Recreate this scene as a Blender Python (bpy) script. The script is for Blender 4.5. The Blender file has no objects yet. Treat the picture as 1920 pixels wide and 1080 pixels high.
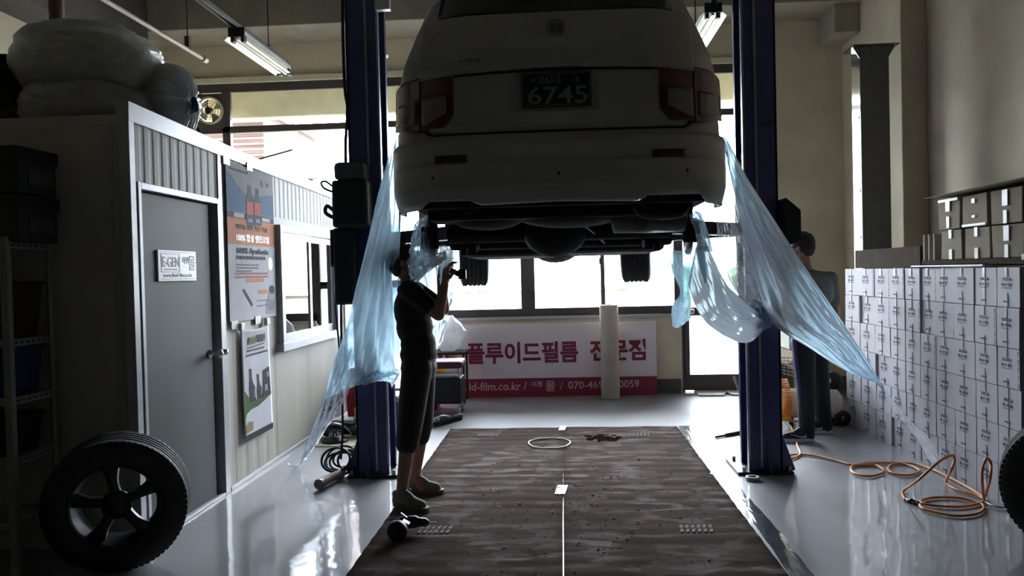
import bpy, bmesh, math, random
import numpy as np
from mathutils import Vector, Matrix, noise
random.seed(7)
sc = bpy.context.scene
col = sc.collection
# ------------------------------------------------------------------ camera
EYE = 1.5
FP = 1500.0
def _axes():
    yd = np.array([1054-960, 540-510, FP]); q = np.array([1054-960+1000, 540-510+24.5, FP])
    yd = yd/np.linalg.norm(yd); zd = np.cross(yd, q); zd = zd/np.linalg.norm(zd)
    if zd[1] < 0: zd = -zd
    xd = np.cross(yd, zd)
    if xd[0] < 0: xd = -xd
    return np.array([xd, yd, zd])
AX = _axes()
cam = bpy.data.cameras.new('camera'); cam_o = bpy.data.objects.new('camera', cam); col.objects.link(cam_o)
cam.lens = 36*FP/1920; cam.sensor_width = 36; cam.clip_end = 300; cam.clip_start = .05
m4 = Matrix.Identity(4)
for i in range(3):
    m4[i][0] = AX[i][0]; m4[i][1] = AX[i][1]; m4[i][2] = -AX[i][2]
m4[0][3] = 0; m4[1][3] = 0; m4[2][3] = EYE
cam_o.matrix_world = m4
sc.camera = cam_o
def W(px, py, Y):
    d = AX @ np.array([px-960, 540-py, FP]); t = Y/d[1]
    return Vector((d[0]*t, d[1]*t, EYE+d[2]*t))
def WF(px, py, z=0.0):
    d = AX @ np.array([px-960, 540-py, FP]); t = (z-EYE)/d[2]
    return Vector((d[0]*t, d[1]*t, z))
def WX(px, py, X):
    d = AX @ np.array([px-960, 540-py, FP]); t = X/d[0]
    return Vector((d[0]*t, d[1]*t, EYE+d[2]*t))
# ------------------------------------------------------------------ world / exposure
SKY = 36.0
w = bpy.data.worlds.new('overcast_sky'); sc.world = w; w.use_nodes = True
nt = w.node_tree; nt.nodes.clear()
o_ = nt.nodes.new('ShaderNodeOutputWorld'); b_ = nt.nodes.new('ShaderNodeBackground')
tc = nt.nodes.new('ShaderNodeTexCoord'); sp = nt.nodes.new('ShaderNodeSeparateXYZ'); cr = nt.nodes.new('ShaderNodeValToRGB')
nt.links.new(tc.outputs['Generated'], sp.inputs[0]); nt.links.new(sp.outputs['Z'], cr.inputs[0])
cr.color_ramp.elements[0].position = 0.0; cr.color_ramp.elements[0].color = (.62, .64, .67, 1)
cr.color_ramp.elements[1].position = 1.0; cr.color_ramp.elements[1].color = (1.55, 1.62, 1.75, 1)
nt.links.new(cr.outputs[0], b_.inputs[0]); b_.inputs[1].default_value = SKY
nt.links.new(b_.outputs[0], o_.inputs[0])
sc.view_settings.view_transform = 'Standard'; sc.view_settings.look = 'None'
sc.view_settings.gamma = 1; sc.view_settings.use_curve_mapping = False
sc.view_settings.exposure = 0.0
sc.cycles.max_bounces = 10; sc.cycles.diffuse_bounces = 8; sc.cycles.transparent_max_bounces = 24
sc.cycles.sample_clamp_indirect = 20.0
def portal(name, loc, sx, sz):
    l = bpy.data.lights.new(name, 'AREA'); l.shape = 'RECTANGLE'; l.size = sx; l.size_y = sz; l.energy = 1
    l.cycles.is_portal = True
    o = bpy.data.objects.new(name, l); col.objects.link(o); o.location = loc
    o.rotation_euler = (math.radians(-90), 0, 0)
    return o
portal('window_portal', (-1.05, 10.02, 2.45), 7.0, 3.0)
portal('door_portal', (1.95, 10.02, .48), .95, .95)
# ------------------------------------------------------------------ materials
MATS = {}
def mat(name, c, rough=.6, metal=0., var=0., vscale=6., bump=0., bscale=40., spec=.5, coat=0., stretch=None, c2=None, emit=0):
    if name in MATS: return MATS[name]
    m = bpy.data.materials.new(name); m.use_nodes = True; n = m.node_tree.nodes; L = m.node_tree.links
    p = n['Principled BSDF']; p.inputs['Base Color'].default_value = (*c, 1); p.inputs['Roughness'].default_value = rough
    p.inputs['Metallic'].default_value = metal
    p.inputs['Specular IOR Level'].default_value = spec
    if coat: p.inputs['Coat Weight'].default_value = coat; p.inputs['Coat Roughness'].default_value = .08
    if emit:
        p.inputs['Emission Color'].default_value = (*c, 1); p.inputs['Emission Strength'].default_value = emit
    t = n.new('ShaderNodeTexCoord'); mp = n.new('ShaderNodeMapping'); L.new(t.outputs['Object'], mp.inputs[0])
    if stretch: mp.inputs['Scale'].default_value = stretch
    ns = n.new('ShaderNodeTexNoise'); ns.inputs['Scale'].default_value = vscale; ns.inputs['Detail'].default_value = 5
    L.new(mp.outputs[0], ns.inputs[0])
    mx = n.new('ShaderNodeMix'); mx.data_type = 'RGBA'
    v = var if var else .06
    a = c2 if c2 else tuple(max(0, x*(1-v)) for x in c)
    b = c if c2 else tuple(min(1, x*(1+v)) for x in c)
    mx.inputs['A'].default_value = (*a, 1); mx.inputs['B'].default_value = (*b, 1)
    rp = n.new('ShaderNodeMapRange'); rp.inputs['From Min'].default_value = .35; rp.inputs['From Max'].default_value = .65
    L.new(ns.outputs['Fac'], rp.inputs[0]); L.new(rp.outputs[0], mx.inputs['Factor']); L.new(mx.outputs['Result'], p.inputs['Base Color'])
    if bump:
        n2 = n.new('ShaderNodeTexNoise'); n2.inputs['Scale'].default_value = bscale; n2.inputs['Detail'].default_value = 3
        L.new(mp.outputs[0], n2.inputs[0]); bp = n.new('ShaderNodeBump'); bp.inputs['Strength'].default_value = bump
        bp.inputs['Distance'].default_value = .01
        L.new(n2.outputs['Fac'], bp.inputs['Height']); L.new(bp.outputs[0], p.inputs['Normal'])
    MATS[name] = m
    return m
def film(name, tint, dens=.5, gloss=.12, rough=.12, trans=(.8, .9, 1.0), dmix=.4, bump=.5):
    m = bpy.data.materials.new(name); m.use_nodes = True; n = m.node_tree.nodes; L = m.node_tree.links; n.clear()
    out = n.new('ShaderNodeOutputMaterial')
    tr = n.new('ShaderNodeBsdfTransparent'); tr.inputs[0].default_value = (*trans, 1)
    tl = n.new('ShaderNodeBsdfTranslucent'); tl.inputs[0].default_value = (*tint, 1)
    df = n.new('ShaderNodeBsdfDiffuse'); df.inputs[0].default_value = (*tint, 1)
    gl = n.new('ShaderNodeBsdfGlossy'); gl.inputs['Roughness'].default_value = rough; gl.inputs[0].default_value = (.9, .95, 1, 1)
    m1 = n.new('ShaderNodeMixShader'); m1.inputs[0].default_value = dmix; L.new(tl.outputs[0], m1.inputs[1]); L.new(df.outputs[0], m1.inputs[2])
    t = n.new('ShaderNodeTexCoord'); ns = n.new('ShaderNodeTexNoise'); ns.inputs['Scale'].default_value = 7; ns.inputs['Detail'].default_value = 6
    L.new(t.outputs['Object'], ns.inputs[0])
    mr = n.new('ShaderNodeMapRange'); mr.inputs['From Min'].default_value = .3; mr.inputs['From Max'].default_value = .7
    mr.inputs['To Min'].default_value = min(1, max(0, dens-.14)); mr.inputs['To Max'].default_value = min(1, dens+.14); L.new(ns.outputs['Fac'], mr.inputs[0])
    m2 = n.new('ShaderNodeMixShader'); L.new(mr.outputs[0], m2.inputs[0]); L.new(tr.outputs[0], m2.inputs[1]); L.new(m1.outputs[0], m2.inputs[2])
    fr = n.new('ShaderNodeFresnel'); fr.inputs[0].default_value = 1.45
    ma = n.new('ShaderNodeMath'); ma.operation = 'MULTIPLY_ADD'; ma.inputs[1].default_value = .8; ma.inputs[2].default_value = gloss*.3
    L.new(fr.outputs[0], ma.inputs[0])
    ns2 = n.new('ShaderNodeTexNoise'); ns2.inputs['Scale'].default_value = 16; ns2.inputs['Detail'].default_value = 4; L.new(t.outputs['Object'], ns2.inputs[0])
    bp = n.new('ShaderNodeBump'); bp.inputs['Strength'].default_value = bump; bp.inputs['Distance'].default_value = .02
    L.new(ns2.outputs['Fac'], bp.inputs['Height'])
    for q in (gl, df, tl): L.new(bp.outputs[0], q.inputs['Normal'])
    m3 = n.new('ShaderNodeMixShader'); L.new(ma.outputs[0], m3.inputs[0]); L.new(m2.outputs[0], m3.inputs[1]); L.new(gl.outputs[0], m3.inputs[2])
    L.new(m3.outputs[0], out.inputs[0]); MATS[name] = m
    return m
def glass(name, tint=(.95, .98, 1), dark=0., mult=1.):
    m = bpy.data.materials.new(name); m.use_nodes = True; n = m.node_tree.nodes; L = m.node_tree.links; n.clear()
    out = n.new('ShaderNodeOutputMaterial'); tr = n.new('ShaderNodeBsdfTransparent'); tr.inputs[0].default_value = (*[x*(1-dark) for x in tint], 1)
    gl = n.new('ShaderNodeBsdfGlossy'); gl.inputs['Roughness'].default_value = .0
    fr = n.new('ShaderNodeFresnel'); fr.inputs[0].default_value = 1.5
    ma = n.new('ShaderNodeMath'); ma.operation = 'MULTIPLY'; ma.use_clamp = True; ma.inputs[1].default_value = mult; L.new(fr.outputs[0], ma.inputs[0])
    mx = n.new('ShaderNodeMixShader'); L.new(ma.outputs[0], mx.inputs[0]); L.new(tr.outputs[0], mx.inputs[1]); L.new(gl.outputs[0], mx.inputs[2])
    L.new(mx.outputs[0], out.inputs[0]); MATS[name] = m
    return m
M_wall = mat('cream_plaster', (.64, .565, .43), .8, var=.07, vscale=2.5, bump=.15, bscale=60)
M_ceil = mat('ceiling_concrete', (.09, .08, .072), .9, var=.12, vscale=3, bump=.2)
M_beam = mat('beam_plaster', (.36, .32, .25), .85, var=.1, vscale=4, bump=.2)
M_panel = mat('sandwich_panel', (.42, .43, .40), .6, spec=.25, var=.04, vscale=1.2, stretch=(1, 1, .25))
M_panelc = mat('cream_panel', (.46, .44, .37), .6, spec=.25, var=.04, vscale=1.2, stretch=(1, 1, .25))
M_alu = mat('aluminium', (.42, .43, .45), .42, metal=.25, var=.05, vscale=12)
M_door = mat('grey_steel_door', (.10, .105, .10), .6, metal=.0, var=.05, vscale=2, spec=.22)
M_chrome = mat('chrome', (.8, .8, .82), .1, metal=1)
M_frame = mat('brown_window_frame', (.075, .062, .06), .45, var=.08)
M_black = mat('black_plastic', (.012, .012, .014), .45)
M_dark = mat('dark_underbody', (.008, .008, .010), .75, var=.5, vscale=14, bump=.3)
M_darkmetal = mat('worn_dark_steel', (.05, .05, .055), .4, metal=.7, var=.4, vscale=20, bump=.2)
M_steel = mat('brushed_steel', (.4, .4, .42), .35, metal=.9, var=.15, vscale=25)
M_rubber = mat('tyre_rubber', (.018, .018, .019), .72, var=.25, vscale=18, bump=.15, bscale=90)
M_rim = mat('grey_alloy', (.035, .035, .038), .42, metal=.5, var=.1)
M_paint = mat('white_car_paint', (.36, .355, .325), .38, coat=.25, var=.02)
M_red = mat('red_lens', (.085, .005, .010), .18, coat=.5)
M_lens = mat('clear_lens', (.20, .19, .185), .25, coat=.3, var=.15, vscale=60, stretch=(3, 1, .2))
M_cglass = mat('tinted_car_glass', (.01, .012, .015), .05)
M_plate = mat('green_plate', (.008, .035, .026), .5, spec=.2)
M_white = mat('white_paint', (.72, .73, .74), .5)
M_blue = mat('navy_lift_paint', (.05, .053, .155), .33, coat=.25, var=.12, vscale=9)
M_card = mat('brown_cardboard', (.34, .25, .16), .85, var=.1, vscale=8, bump=.12)
M_cardp = mat('pale_kraft', (.30, .26, .195), .9, spec=.12, var=.07, vscale=7, bump=.1)
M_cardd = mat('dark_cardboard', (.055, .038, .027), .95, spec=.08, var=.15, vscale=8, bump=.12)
M_carton = mat('white_carton', (.47, .465, .51), .65, var=.04, vscale=9, bump=.06)
M_ink = mat('printed_ink', (.05, .05, .07), .7)
M_tape = mat('packing_tape', (.46, .44, .41), .4, var=.06, coat=.0)
M_tapeg = mat('grey_packing_tape', (.50, .50, .56), .3, var=.05, coat=.1)
M_maroon = mat('maroon_print', (.25, .018, .05), .45)
M_banner = mat('white_banner_vinyl', (.76, .68, .72), .42, var=.02, vscale=2)
M_orange = mat('orange_hose', (.72, .28, .07), .4, var=.12)
M_paper = mat('glossy_poster_paper', (.55, .55, .58), .75, spec=.15, var=.05, vscale=4)
M_skin = mat('skin', (.33, .17, .11), .55, var=.1, vscale=20)
M_hair = mat('black_hair', (.012, .010, .009), .5, bump=.6, bscale=160, stretch=(1, 1, .2))
M_bshirt = mat('black_cotton', (.014, .014, .016), .85, var=.2, bump=.3, bscale=30)
M_gshirt = mat('grey_cotton', (.20, .215, .20), .85, var=.1, bump=.3, bscale=25)
M_pants = mat('black_trousers', (.011, .011, .012), .7, var=.2, bump=.3, bscale=20)
M_sneak = mat('grey_knit_shoe', (.17, .17, .15), .8, var=.15, vscale=60, bump=.3, bscale=200)
M_sole = mat('rubber_sole', (.10, .10, .09), .7)
M_solew = mat('white_sole', (.6, .6, .6), .6)
M_cream = mat('cream_metal', (.62, .58, .46), .4)
M_green = mat('green_tarp', (.16, .28, .17), .7, var=.35, vscale=3, bump=.4, bscale=5)
M_fblue = film('blue_plastic_film', (.48, .67, .79), .90, .12, .36, (.50, .75, .92), .3, .15)
M_fpale = film('pale_blue_film', (.76, .90, .99), 1.1, .08, .4, (.8, .92, 1.0), .12, .12)
M_fclear = film('clear_film', (.65, .68, .72), .14, .25, .08, (.96, .98, 1))
M_fwhite = film('cloudy_bag_film', (.74, .72, .64), .8, .12, .36, (.8, .8, .78), .5)
M_frost = film('frosted_glass', (.75, .82, .95), .85, .1, .3, (.9, .95, 1))
M_glass = glass('clear_window_glass')
M_rglass = glass('reflecting_glass', (.6, .62, .65), .55, 2.6)
# ------------------------------------------------------------------ mesh builder
class MB:
    def __init__(s): s.v = []; s.f = []; s.m = []; s.sm = []
    def add(s, vs, fs, mi=0, smooth=False):
        o = len(s.v); s.v += [tuple(v) for v in vs]
        for f in fs: s.f.append([i+o for i in f]); s.m.append(mi); s.sm.append(smooth)
        return s
    def box(s, x0, x1, y0, y1, z0, z1, mi=0):
        vs = [(x, y, z) for z in (z0, z1) for y in (y0, y1) for x in (x0, x1)]
        return s.add(vs, [(0, 2, 3, 1), (4, 5, 7, 6), (0, 1, 5, 4), (2, 6, 7, 3), (0, 4, 6, 2), (1, 3, 7, 5)], mi)
    def obox(s, c, ax, ay, az, mi=0):   # centre + half axis vectors
        c = Vector(c); ax = Vector(ax); ay = Vector(ay); az = Vector(az)
        vs = [c+ax*i+ay*j+az*k for k in (-1, 1) for j in (-1, 1) for i in (-1, 1)]
        return s.add(vs, [(0, 2, 3, 1), (4, 5, 7, 6), (0, 1, 5, 4), (2, 6, 7, 3), (0, 4, 6, 2), (1, 3, 7, 5)], mi)
    def bar(s, p, q, w, h, mi=0):
        p = Vector(p); q = Vector(q); d = (q-p); l = d.length; d.normalize()
        u = d.cross(Vector((0, 0, 1)));
        if u.length < 1e-3: u = Vector((1, 0, 0))
        u.normalize(); v = u.cross(d)
        return s.obox((p+q)/2, d*l/2, u*w/2, v*h/2, mi)
    def tube(s, pts, r, n=10, mi=0, closed=False, caps=True):
        pts = [Vector(p) for p in pts]; N = len(pts); rs = r if isinstance(r, (list, tuple)) else [r]*N
        vs = []; up = None
        for i, p in enumerate(pts):
            a = pts[(i-1) % N] if (closed or i > 0) else p
            b = pts[(i+1) % N] if (closed or i < N-1) else p
            d = (b-a)
            if d.length < 1e-9: d = Vector((0, 0, 1))
            d.normalize()
            if up is None:
                up = Vector((0, 0, 1)) if abs(d.z) < .9 else Vector((1, 0, 0))
            u = (up - d*up.dot(d))
            if u.length < 1e-4: u = d.orthogonal()
            u.normalize(); up = u; v = d.cross(u)
            for k in range(n):
                t = 2*math.pi*k/n; vs.append(p + (u*math.cos(t)+v*math.sin(t))*rs[i])
        fs = []
        for i in range(N if closed else N-1):
            j = (i+1) % N
            for k in range(n):
                l = (k+1) % n; fs.append((i*n+k, i*n+l, j*n+l, j*n+k))
        s.add(vs, fs, mi, True)
        if caps and not closed:
            s.add(vs[:n], [tuple(range(n-1, -1, -1))], mi); s.add(vs[-n:], [tuple(range(n))], mi)
        return s
    def cyl(s, p, q, r, r2=None, n=24, mi=0):
        return s.tube([p, q], [r, r if r2 is None else r2], n, mi)
    def lathe(s, prof, c, axis, n=48, mi=0, smooth=True, closed=False):  # prof: (r, h)
        c = Vector(c); a = Vector(axis).normalized(); u = a.orthogonal().normalized(); v = a.cross(u)
        vs = []
        for r, h in prof:
            for k in range(n):
                t = 2*math.pi*k/n; vs.append(c+a*h+(u*math.cos(t)+v*math.sin(t))*r)
        fs = []; P = len(prof)
        for i in range(P if closed else P-1):
            j = (i+1) % P
            for k in range(n):
                l = (k+1) % n; fs.append((i*n+k, i*n+l, j*n+l, j*n+k))
        return s.add(vs, fs, mi, smooth)
    def ell(s, c, rx, ry, rz, n=20, mi=0, rot=None):
        c = Vector(c); vs = []; m = n//2
        for i in range(m+1):
            ph = math.pi*i/m
            for k in range(n):
                t = 2*math.pi*k/n; p = Vector((rx*math.sin(ph)*math.cos(t), ry*math.sin(ph)*math.sin(t), rz*math.cos(ph)))
                if rot is not None: p = rot @ p
                vs.append(c+p)
        fs = [(i*n+k, (i+1)*n+k, (i+1)*n+(k+1) % n, i*n+(k+1) % n) for i in range(m) for k in range(n)]
        return s.add(vs, fs, mi, True)
    def grid(s, fn, nu, nv, mi=0, smooth=True):
        vs = [fn(i/nu, j/nv) for j in range(nv+1) for i in range(nu+1)]
        fs = [(j*(nu+1)+i, j*(nu+1)+i+1, (j+1)*(nu+1)+i+1, (j+1)*(nu+1)+i) for j in range(nv) for i in range(nu)]
        return s.add(vs, fs, mi, smooth)
    def poly(s, pts, org, xd, yd, th=.001, mi=0):   # flat outline extruded along normal
        org = Vector(org); xd = Vector(xd); yd = Vector(yd); nn = xd.cross(yd).normalized()
        a = [org+xd*x+yd*y for x, y in pts]; b = [p+nn*th for p in a]; n = len(a)
        return s.add(a+b, [tuple(range(n-1, -1, -1)), tuple(range(n, 2*n))]+[(i, (i+1) % n, n+(i+1) % n, n+i) for i in range(n)], mi)
    def rect(s, x0, x1, y0, y1, org, xd, yd, th=.001, mi=0):
        return s.poly([(x0, y0), (x1, y0), (x1, y1), (x0, y1)], org, xd, yd, th, mi)
    def text(s, body, size, org, xd, yd, mi=0, th=.001, bold=0., align='LEFT', width=None, shear=0):
        c = bpy.data.curves.new('t', 'FONT'); c.body = body; c.size = size; c.offset = bold; c.extrude = th; c.align_x = align; c.resolution_u = 3; c.shear = shear
        o = bpy.data.objects.new('t', c); col.objects.link(o)
        dg = bpy.context.evaluated_depsgraph_get(); me = bpy.data.meshes.new_from_object(o.evaluated_get(dg))
        xd = Vector(xd).normalized(); yd = Vector(yd).normalized(); nn = xd.cross(yd); org = Vector(org)
        k = 1.
        if width and len(me.vertices):
            xs = [v.co.x for v in me.vertices]; k = width/(max(xs)-min(xs))
        s.add([org+xd*v.co.x*k+yd*v.co.y+nn*v.co.z for v in me.vertices], [list(p.vertices) for p in me.polygons], mi)
        bpy.data.objects.remove(o); bpy.data.curves.remove(c); bpy.data.meshes.remove(me)
        return s
    def build(s, name, mats, parent=None, bevel=0, sub=0, smooth=None, solid=0, merge=False):
        me = bpy.data.meshes.new(name)
        if not isinstance(mats, (list, tuple)): mats = [mats]
        for m in mats: me.materials.append(m)
        if parent is not None: off = ROOT(parent)
        else:
            a = np.array(s.v); off = Vector(((a[:, 0].min()+a[:, 0].max())/2, (a[:, 1].min()+a[:, 1].max())/2, a[:, 2].min()))
        me.from_pydata([Vector(v)-off for v in s.v], [], s.f)
        for p, mi, smo in zip(me.polygons, s.m, s.sm):
            p.material_index = mi; p.use_smooth = smo if smooth is None else smooth
        bm = bmesh.new(); bm.from_mesh(me)
        if merge: bmesh.ops.remove_doubles(bm, verts=bm.verts, dist=1e-5)
        bmesh.ops.recalc_face_normals(bm, faces=bm.faces); bm.to_mesh(me); bm.free()
        o = bpy.data.objects.new(name, me); col.objects.link(o)
        if parent is not None: o.parent = parent
        else: o.location = off
        if bevel:
            b = o.modifiers.new('bevel', 'BEVEL'); b.width = bevel; b.segments = 2; b.limit_method = 'ANGLE'
        if sub:
            b = o.modifiers.new('sub', 'SUBSURF'); b.levels = sub; b.render_levels = sub
        if solid:
            b = o.modifiers.new('solid', 'SOLIDIFY'); b.thickness = solid; b.offset = 0
        return o
def ROOT(o):
    v = Vector((0, 0, 0))
    while o is not None: v = v + Vector(o.location); o = o.parent
    return v
def empty(name, loc, label, cat, group=None):
    o = bpy.data.objects.new(name, None); o.empty_display_size = .1; col.objects.link(o); o.location = Vector(loc)
    return tag(o, label, cat, group)
def tag(o, label=None, cat=None, group=None, kind=None):
    if label: o['label'] = label
    if cat: o['category'] = cat
    if group: o['group'] = group
    if kind: o['kind'] = kind
    return o
def struct(o, label=None):
    o['kind'] = 'structure'
    if label: o['label'] = label
    return o
def copy_tree(o, parent=None):
    c = o.copy(); col.objects.link(c); c.parent = parent
    for ch in list(o.children): copy_tree(ch, c)
    return c
def bake(o):
    bpy.context.view_layer.update()
    dg = bpy.context.evaluated_depsgraph_get(); me = bpy.data.meshes.new_from_object(o.evaluated_get(dg))
    old = o.data; o.modifiers.clear(); o.data = me; bpy.data.meshes.remove(old)
    return o
def crom(pts, t):   # catmull rom through list of Vectors, t in 0..1
    n = len(pts)-1; x = min(max(t*n, 0), n-1e-6); i = int(x); f = x-i
    p0 = pts[max(i-1, 0)]; p1 = pts[i]; p2 = pts[i+1]; p3 = pts[min(i+2, n)]
    return ((p1*2)+(p2-p0)*f+(p0*2-p1*5+p2*4-p3)*f*f+(p1*3-p0-p2*3+p3)*f*f*f)*.5
def path(pts, n=60, closed=False):
    pts = [Vector(p) for p in pts]
    return [crom(pts, i/n) for i in range(n+1)]
def drape(rows, nu=60, nv=80, amp=.012, freq=7, seed=0, crease=.004, gather=0):
    def fn(u, v):
        cs = [crom(r, u) for r in rows]; p = crom(cs, v)
        a = amp*(.35+.65*math.sin(math.pi*min(max(v, .02), .98)))
        d = a*math.sin((u*freq+.7*math.sin(v*3+seed)+.15*noise.noise(Vector((u*3, v*3, seed))))*2*math.pi)
        d += a*.3*math.sin((u*freq*2.3+v*2+seed)*2*math.pi)
        q = Vector((u*9+seed, v*14, seed)); d += crease*noise.noise(q)*3+crease*noise.noise(q*3)
        return p+Vector((d*.3, d, d*.1))
    mb = MB(); mb.grid(fn, nu, nv); return mb
X_, Y_, Z_ = Vector((1, 0, 0)), Vector((0, 1, 0)), Vector((0, 0, 1))
# ================================================================== STRUCTURE
def floor_mat():
    m = mat('epoxy_floor', (.27, .272, .285), .14, var=.12, vscale=.8, spec=.3, coat=.75)
    n = m.node_tree.nodes; L = m.node_tree.links; p = n['Principled BSDF']
    t = n.new('ShaderNodeTexCoord'); a = n.new('ShaderNodeTexNoise'); a.inputs['Scale'].default_value = 2.2; a.inputs['Detail'].default_value = 7
    L.new(t.outputs['Object'], a.inputs[0]); r = n.new('ShaderNodeMapRange'); r.inputs['From Min'].default_value = .3; r.inputs['From Max'].default_value = .75
    r.inputs['To Min'].default_value = .40; r.inputs['To Max'].default_value = .55; L.new(a.outputs['Fac'], r.inputs[0]); L.new(r.outputs[0], p.inputs['Roughness'])
    b = n.new('ShaderNodeTexNoise'); b.inputs['Scale'].default_value = 5; b.inputs['Detail'].default_value = 2; L.new(t.outputs['Object'], b.inputs[0])
    bp = n.new('ShaderNodeBump'); bp.inputs['Strength'].default_value = .12; bp.inputs['Distance'].default_value = .02
    L.new(b.outputs['Fac'], bp.inputs['Height']); L.new(bp.outputs[0], p.inputs['Normal']); L.new(bp.outputs[0], p.inputs['Coat Normal']); p.inputs['Coat Roughness'].default_value = .06
    return m
YB = 9.8
struct(MB().box(-6.2, 3.9, -3.4, YB+.25, -.2, 0).build('floor', floor_mat()))
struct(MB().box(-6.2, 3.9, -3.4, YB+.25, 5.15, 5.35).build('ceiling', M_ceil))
b = MB()
b.box(-6.2, -4.55, YB, YB+.22, 0, 5.15); b.box(2.45, 3.9, YB, YB+.22, 0, 5.15); b.box(-4.55, 2.45, YB, YB+.22, 3.98, 5.15)
b.box(-4.55, -3.2, YB, YB+.22, 0, .93); b.box(-1.72, 1.43, YB, YB+.22, 0, .93)
struct(b.build('wall_back', M_wall))
struct(MB().box(3.63, 3.85, -3.4, YB, 0, 5.15).build('wall_right', M_wall))
struct(MB().box(3.38, 3.63, 8.15, YB, 0, 5.15).build('trim_1', M_wall, bevel=.01), 'cream plastered corner pillar beside the steel column')
struct(MB().box(-5.4, -5.2, -3.4, YB, 0, 5.15).build('wall_left', M_wall))
struct(MB().box(-6.2, 3.9, -3.6, -3.4, 0, 5.15).build('wall_front', mat('front_shutter', (.16, .155, .14), .8)))
struct(MB().box(-16, 14, YB, YB+.22, 5.35, 14).build('wall_sky_blocker', mat('blocker_facade', (.4, .38, .34), .8)), 'unseen facade block added above the workshop to shade the yard')  # unseen block above the roof, added to shade the yard and brick building
# ceiling beams
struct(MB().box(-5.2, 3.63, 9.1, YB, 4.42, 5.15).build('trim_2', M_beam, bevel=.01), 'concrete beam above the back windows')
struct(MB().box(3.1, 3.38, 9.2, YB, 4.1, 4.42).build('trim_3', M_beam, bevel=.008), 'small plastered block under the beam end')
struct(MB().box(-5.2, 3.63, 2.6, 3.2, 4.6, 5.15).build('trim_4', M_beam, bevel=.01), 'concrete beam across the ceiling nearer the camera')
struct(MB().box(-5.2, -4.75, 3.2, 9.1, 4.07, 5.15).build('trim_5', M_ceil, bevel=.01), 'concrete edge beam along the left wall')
# bright ledge over windows
struct(MB().box(-4.6, 2.5, YB-.05, YB, 3.95, 4.02).build('trim_6', mat('cream_ledge', (.72, .68, .52), .5), bevel=.005), 'cream ledge along the top of the back window')
struct(MB().box(-1.72, 1.43, YB-.035, YB, .93, .965).build('trim_7', M_alu, bevel=.004), 'thin bright sill under the back window')
struct(MB().box(1.11, 1.41, YB-.015, YB, 0, .17).build('baseboard_back', mat('grey_base', (.07, .07, .075), .5)))
struct(MB().box(2.6, 3.38, YB-.015, YB, 0, .17).build('baseboard_side', MATS['grey_base']))
# window frames -----------------------------------------------------
Y0, Y1 = YB+.05, YB+.13
f = MB()
def fr(x0, x1, z0, z1): f.box(x0, x1, Y0, Y1, z0, z1)
fr(-4.55, 2.45, 3.86, 3.98); fr(-4.55, 2.45, 3.35, 3.43); fr(-1.72, 1.43, .93, 1.06)
fr(-4.55, -4.5, .93, 3.86); fr(-4.22, -4.12, .93, 3.86); fr(-3.28, -3.2, 0, 1.45); fr(-3.28, -1.76, 1.40, 1.45); fr(-1.76, -1.64, 0, 3.35); fr(-4.55, -3.28, .93, 1.04)
fr(-.51, -.34, 1.06, 3.35); fr(.47, .52, 1.06, 3.35); fr(1.36, 1.47, 0, 3.35); fr(2.38, 2.45, 0, 3.86)
fr(-2.4, -2.36, 3.43, 3.86) ; fr(1.43, 1.47, 3.35, 3.43)
w1 = struct(f.build('window_1', M_frame, bevel=.004))
for (x0, x1, z0, z1) in ((-4.12, -2.4, 3.43, 3.86), (-2.36, 2.38, 3.43, 3.86), (-4.5, -4.22, 1.04, 3.35), (-4.12, -3.28, 1.04, 3.35), (-3.28, -1.76, 1.45, 3.35),
                         (-1.64, -.51, 1.06, 3.35), (-.34, .47, 1.06, 3.35), (.52, 1.36, 1.06, 3.35), (1.47, 2.38, 1.06, 3.35)):
    MB().box(x0-.005, x1+.005, Y0+.035, Y0+.041, z0-.005, z1+.005).build('glass_pane', M_glass, w1)
for (x0, x1) in ((.4, .47),):
    MB().box(x0+.055, x0+.075, Y0-.02, Y0, 1.58, 1.66).build('latch', M_chrome, w1)
# left low translucent door
d = MB(); d.box(-3.2, -1.76, Y0, Y1, 1.36, 1.45); d.box(-3.2, -1.76, Y0, Y1, 0, .1); d.box(-2.5, -2.44, Y0, Y1, .1, 1.36)
d3 = struct(d.build('door_3', M_frame, bevel=.004))
g = MB()
for i in range(24):
    x = -3.2+i*.06; g.add([(x, Y0+.03, .1), (x+.03, Y0+.02, .1), (x+.06, Y0+.03, .1), (x, Y0+.03, 1.36), (x+.03, Y0+.02, 1.36), (x+.06, Y0+.03, 1.36)], [(0, 1, 4, 3), (1, 2, 5, 4)])
g.build('ribbed_panel', M_frost, d3)
# glazed back door
d = MB(); d.box(1.47, 2.38, Y0-.01, Y1, .93, 1.03); d.box(1.47, 2.38, Y0-.01, Y1, .02, .21); d.box(1.47, 1.53, Y0-.01, Y1, .21, .93); d.box(2.32, 2.38, Y0-.01, Y1, .21, .93)
d2 = struct(d.build('door_2', M_frame, bevel=.004))
MB().box(1.53, 2.32, Y0+.03, Y0+.036, .21, .93).build('glass_pane', M_glass, d2)
k = MB(); k.cyl((1.56, Y0-.01, .985), (1.56, Y0-.05, .985), .013); k.ell((1.56, Y0-.07, .985), .03, .025, .03); k.build('door_handle', M_chrome, d2)
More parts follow.
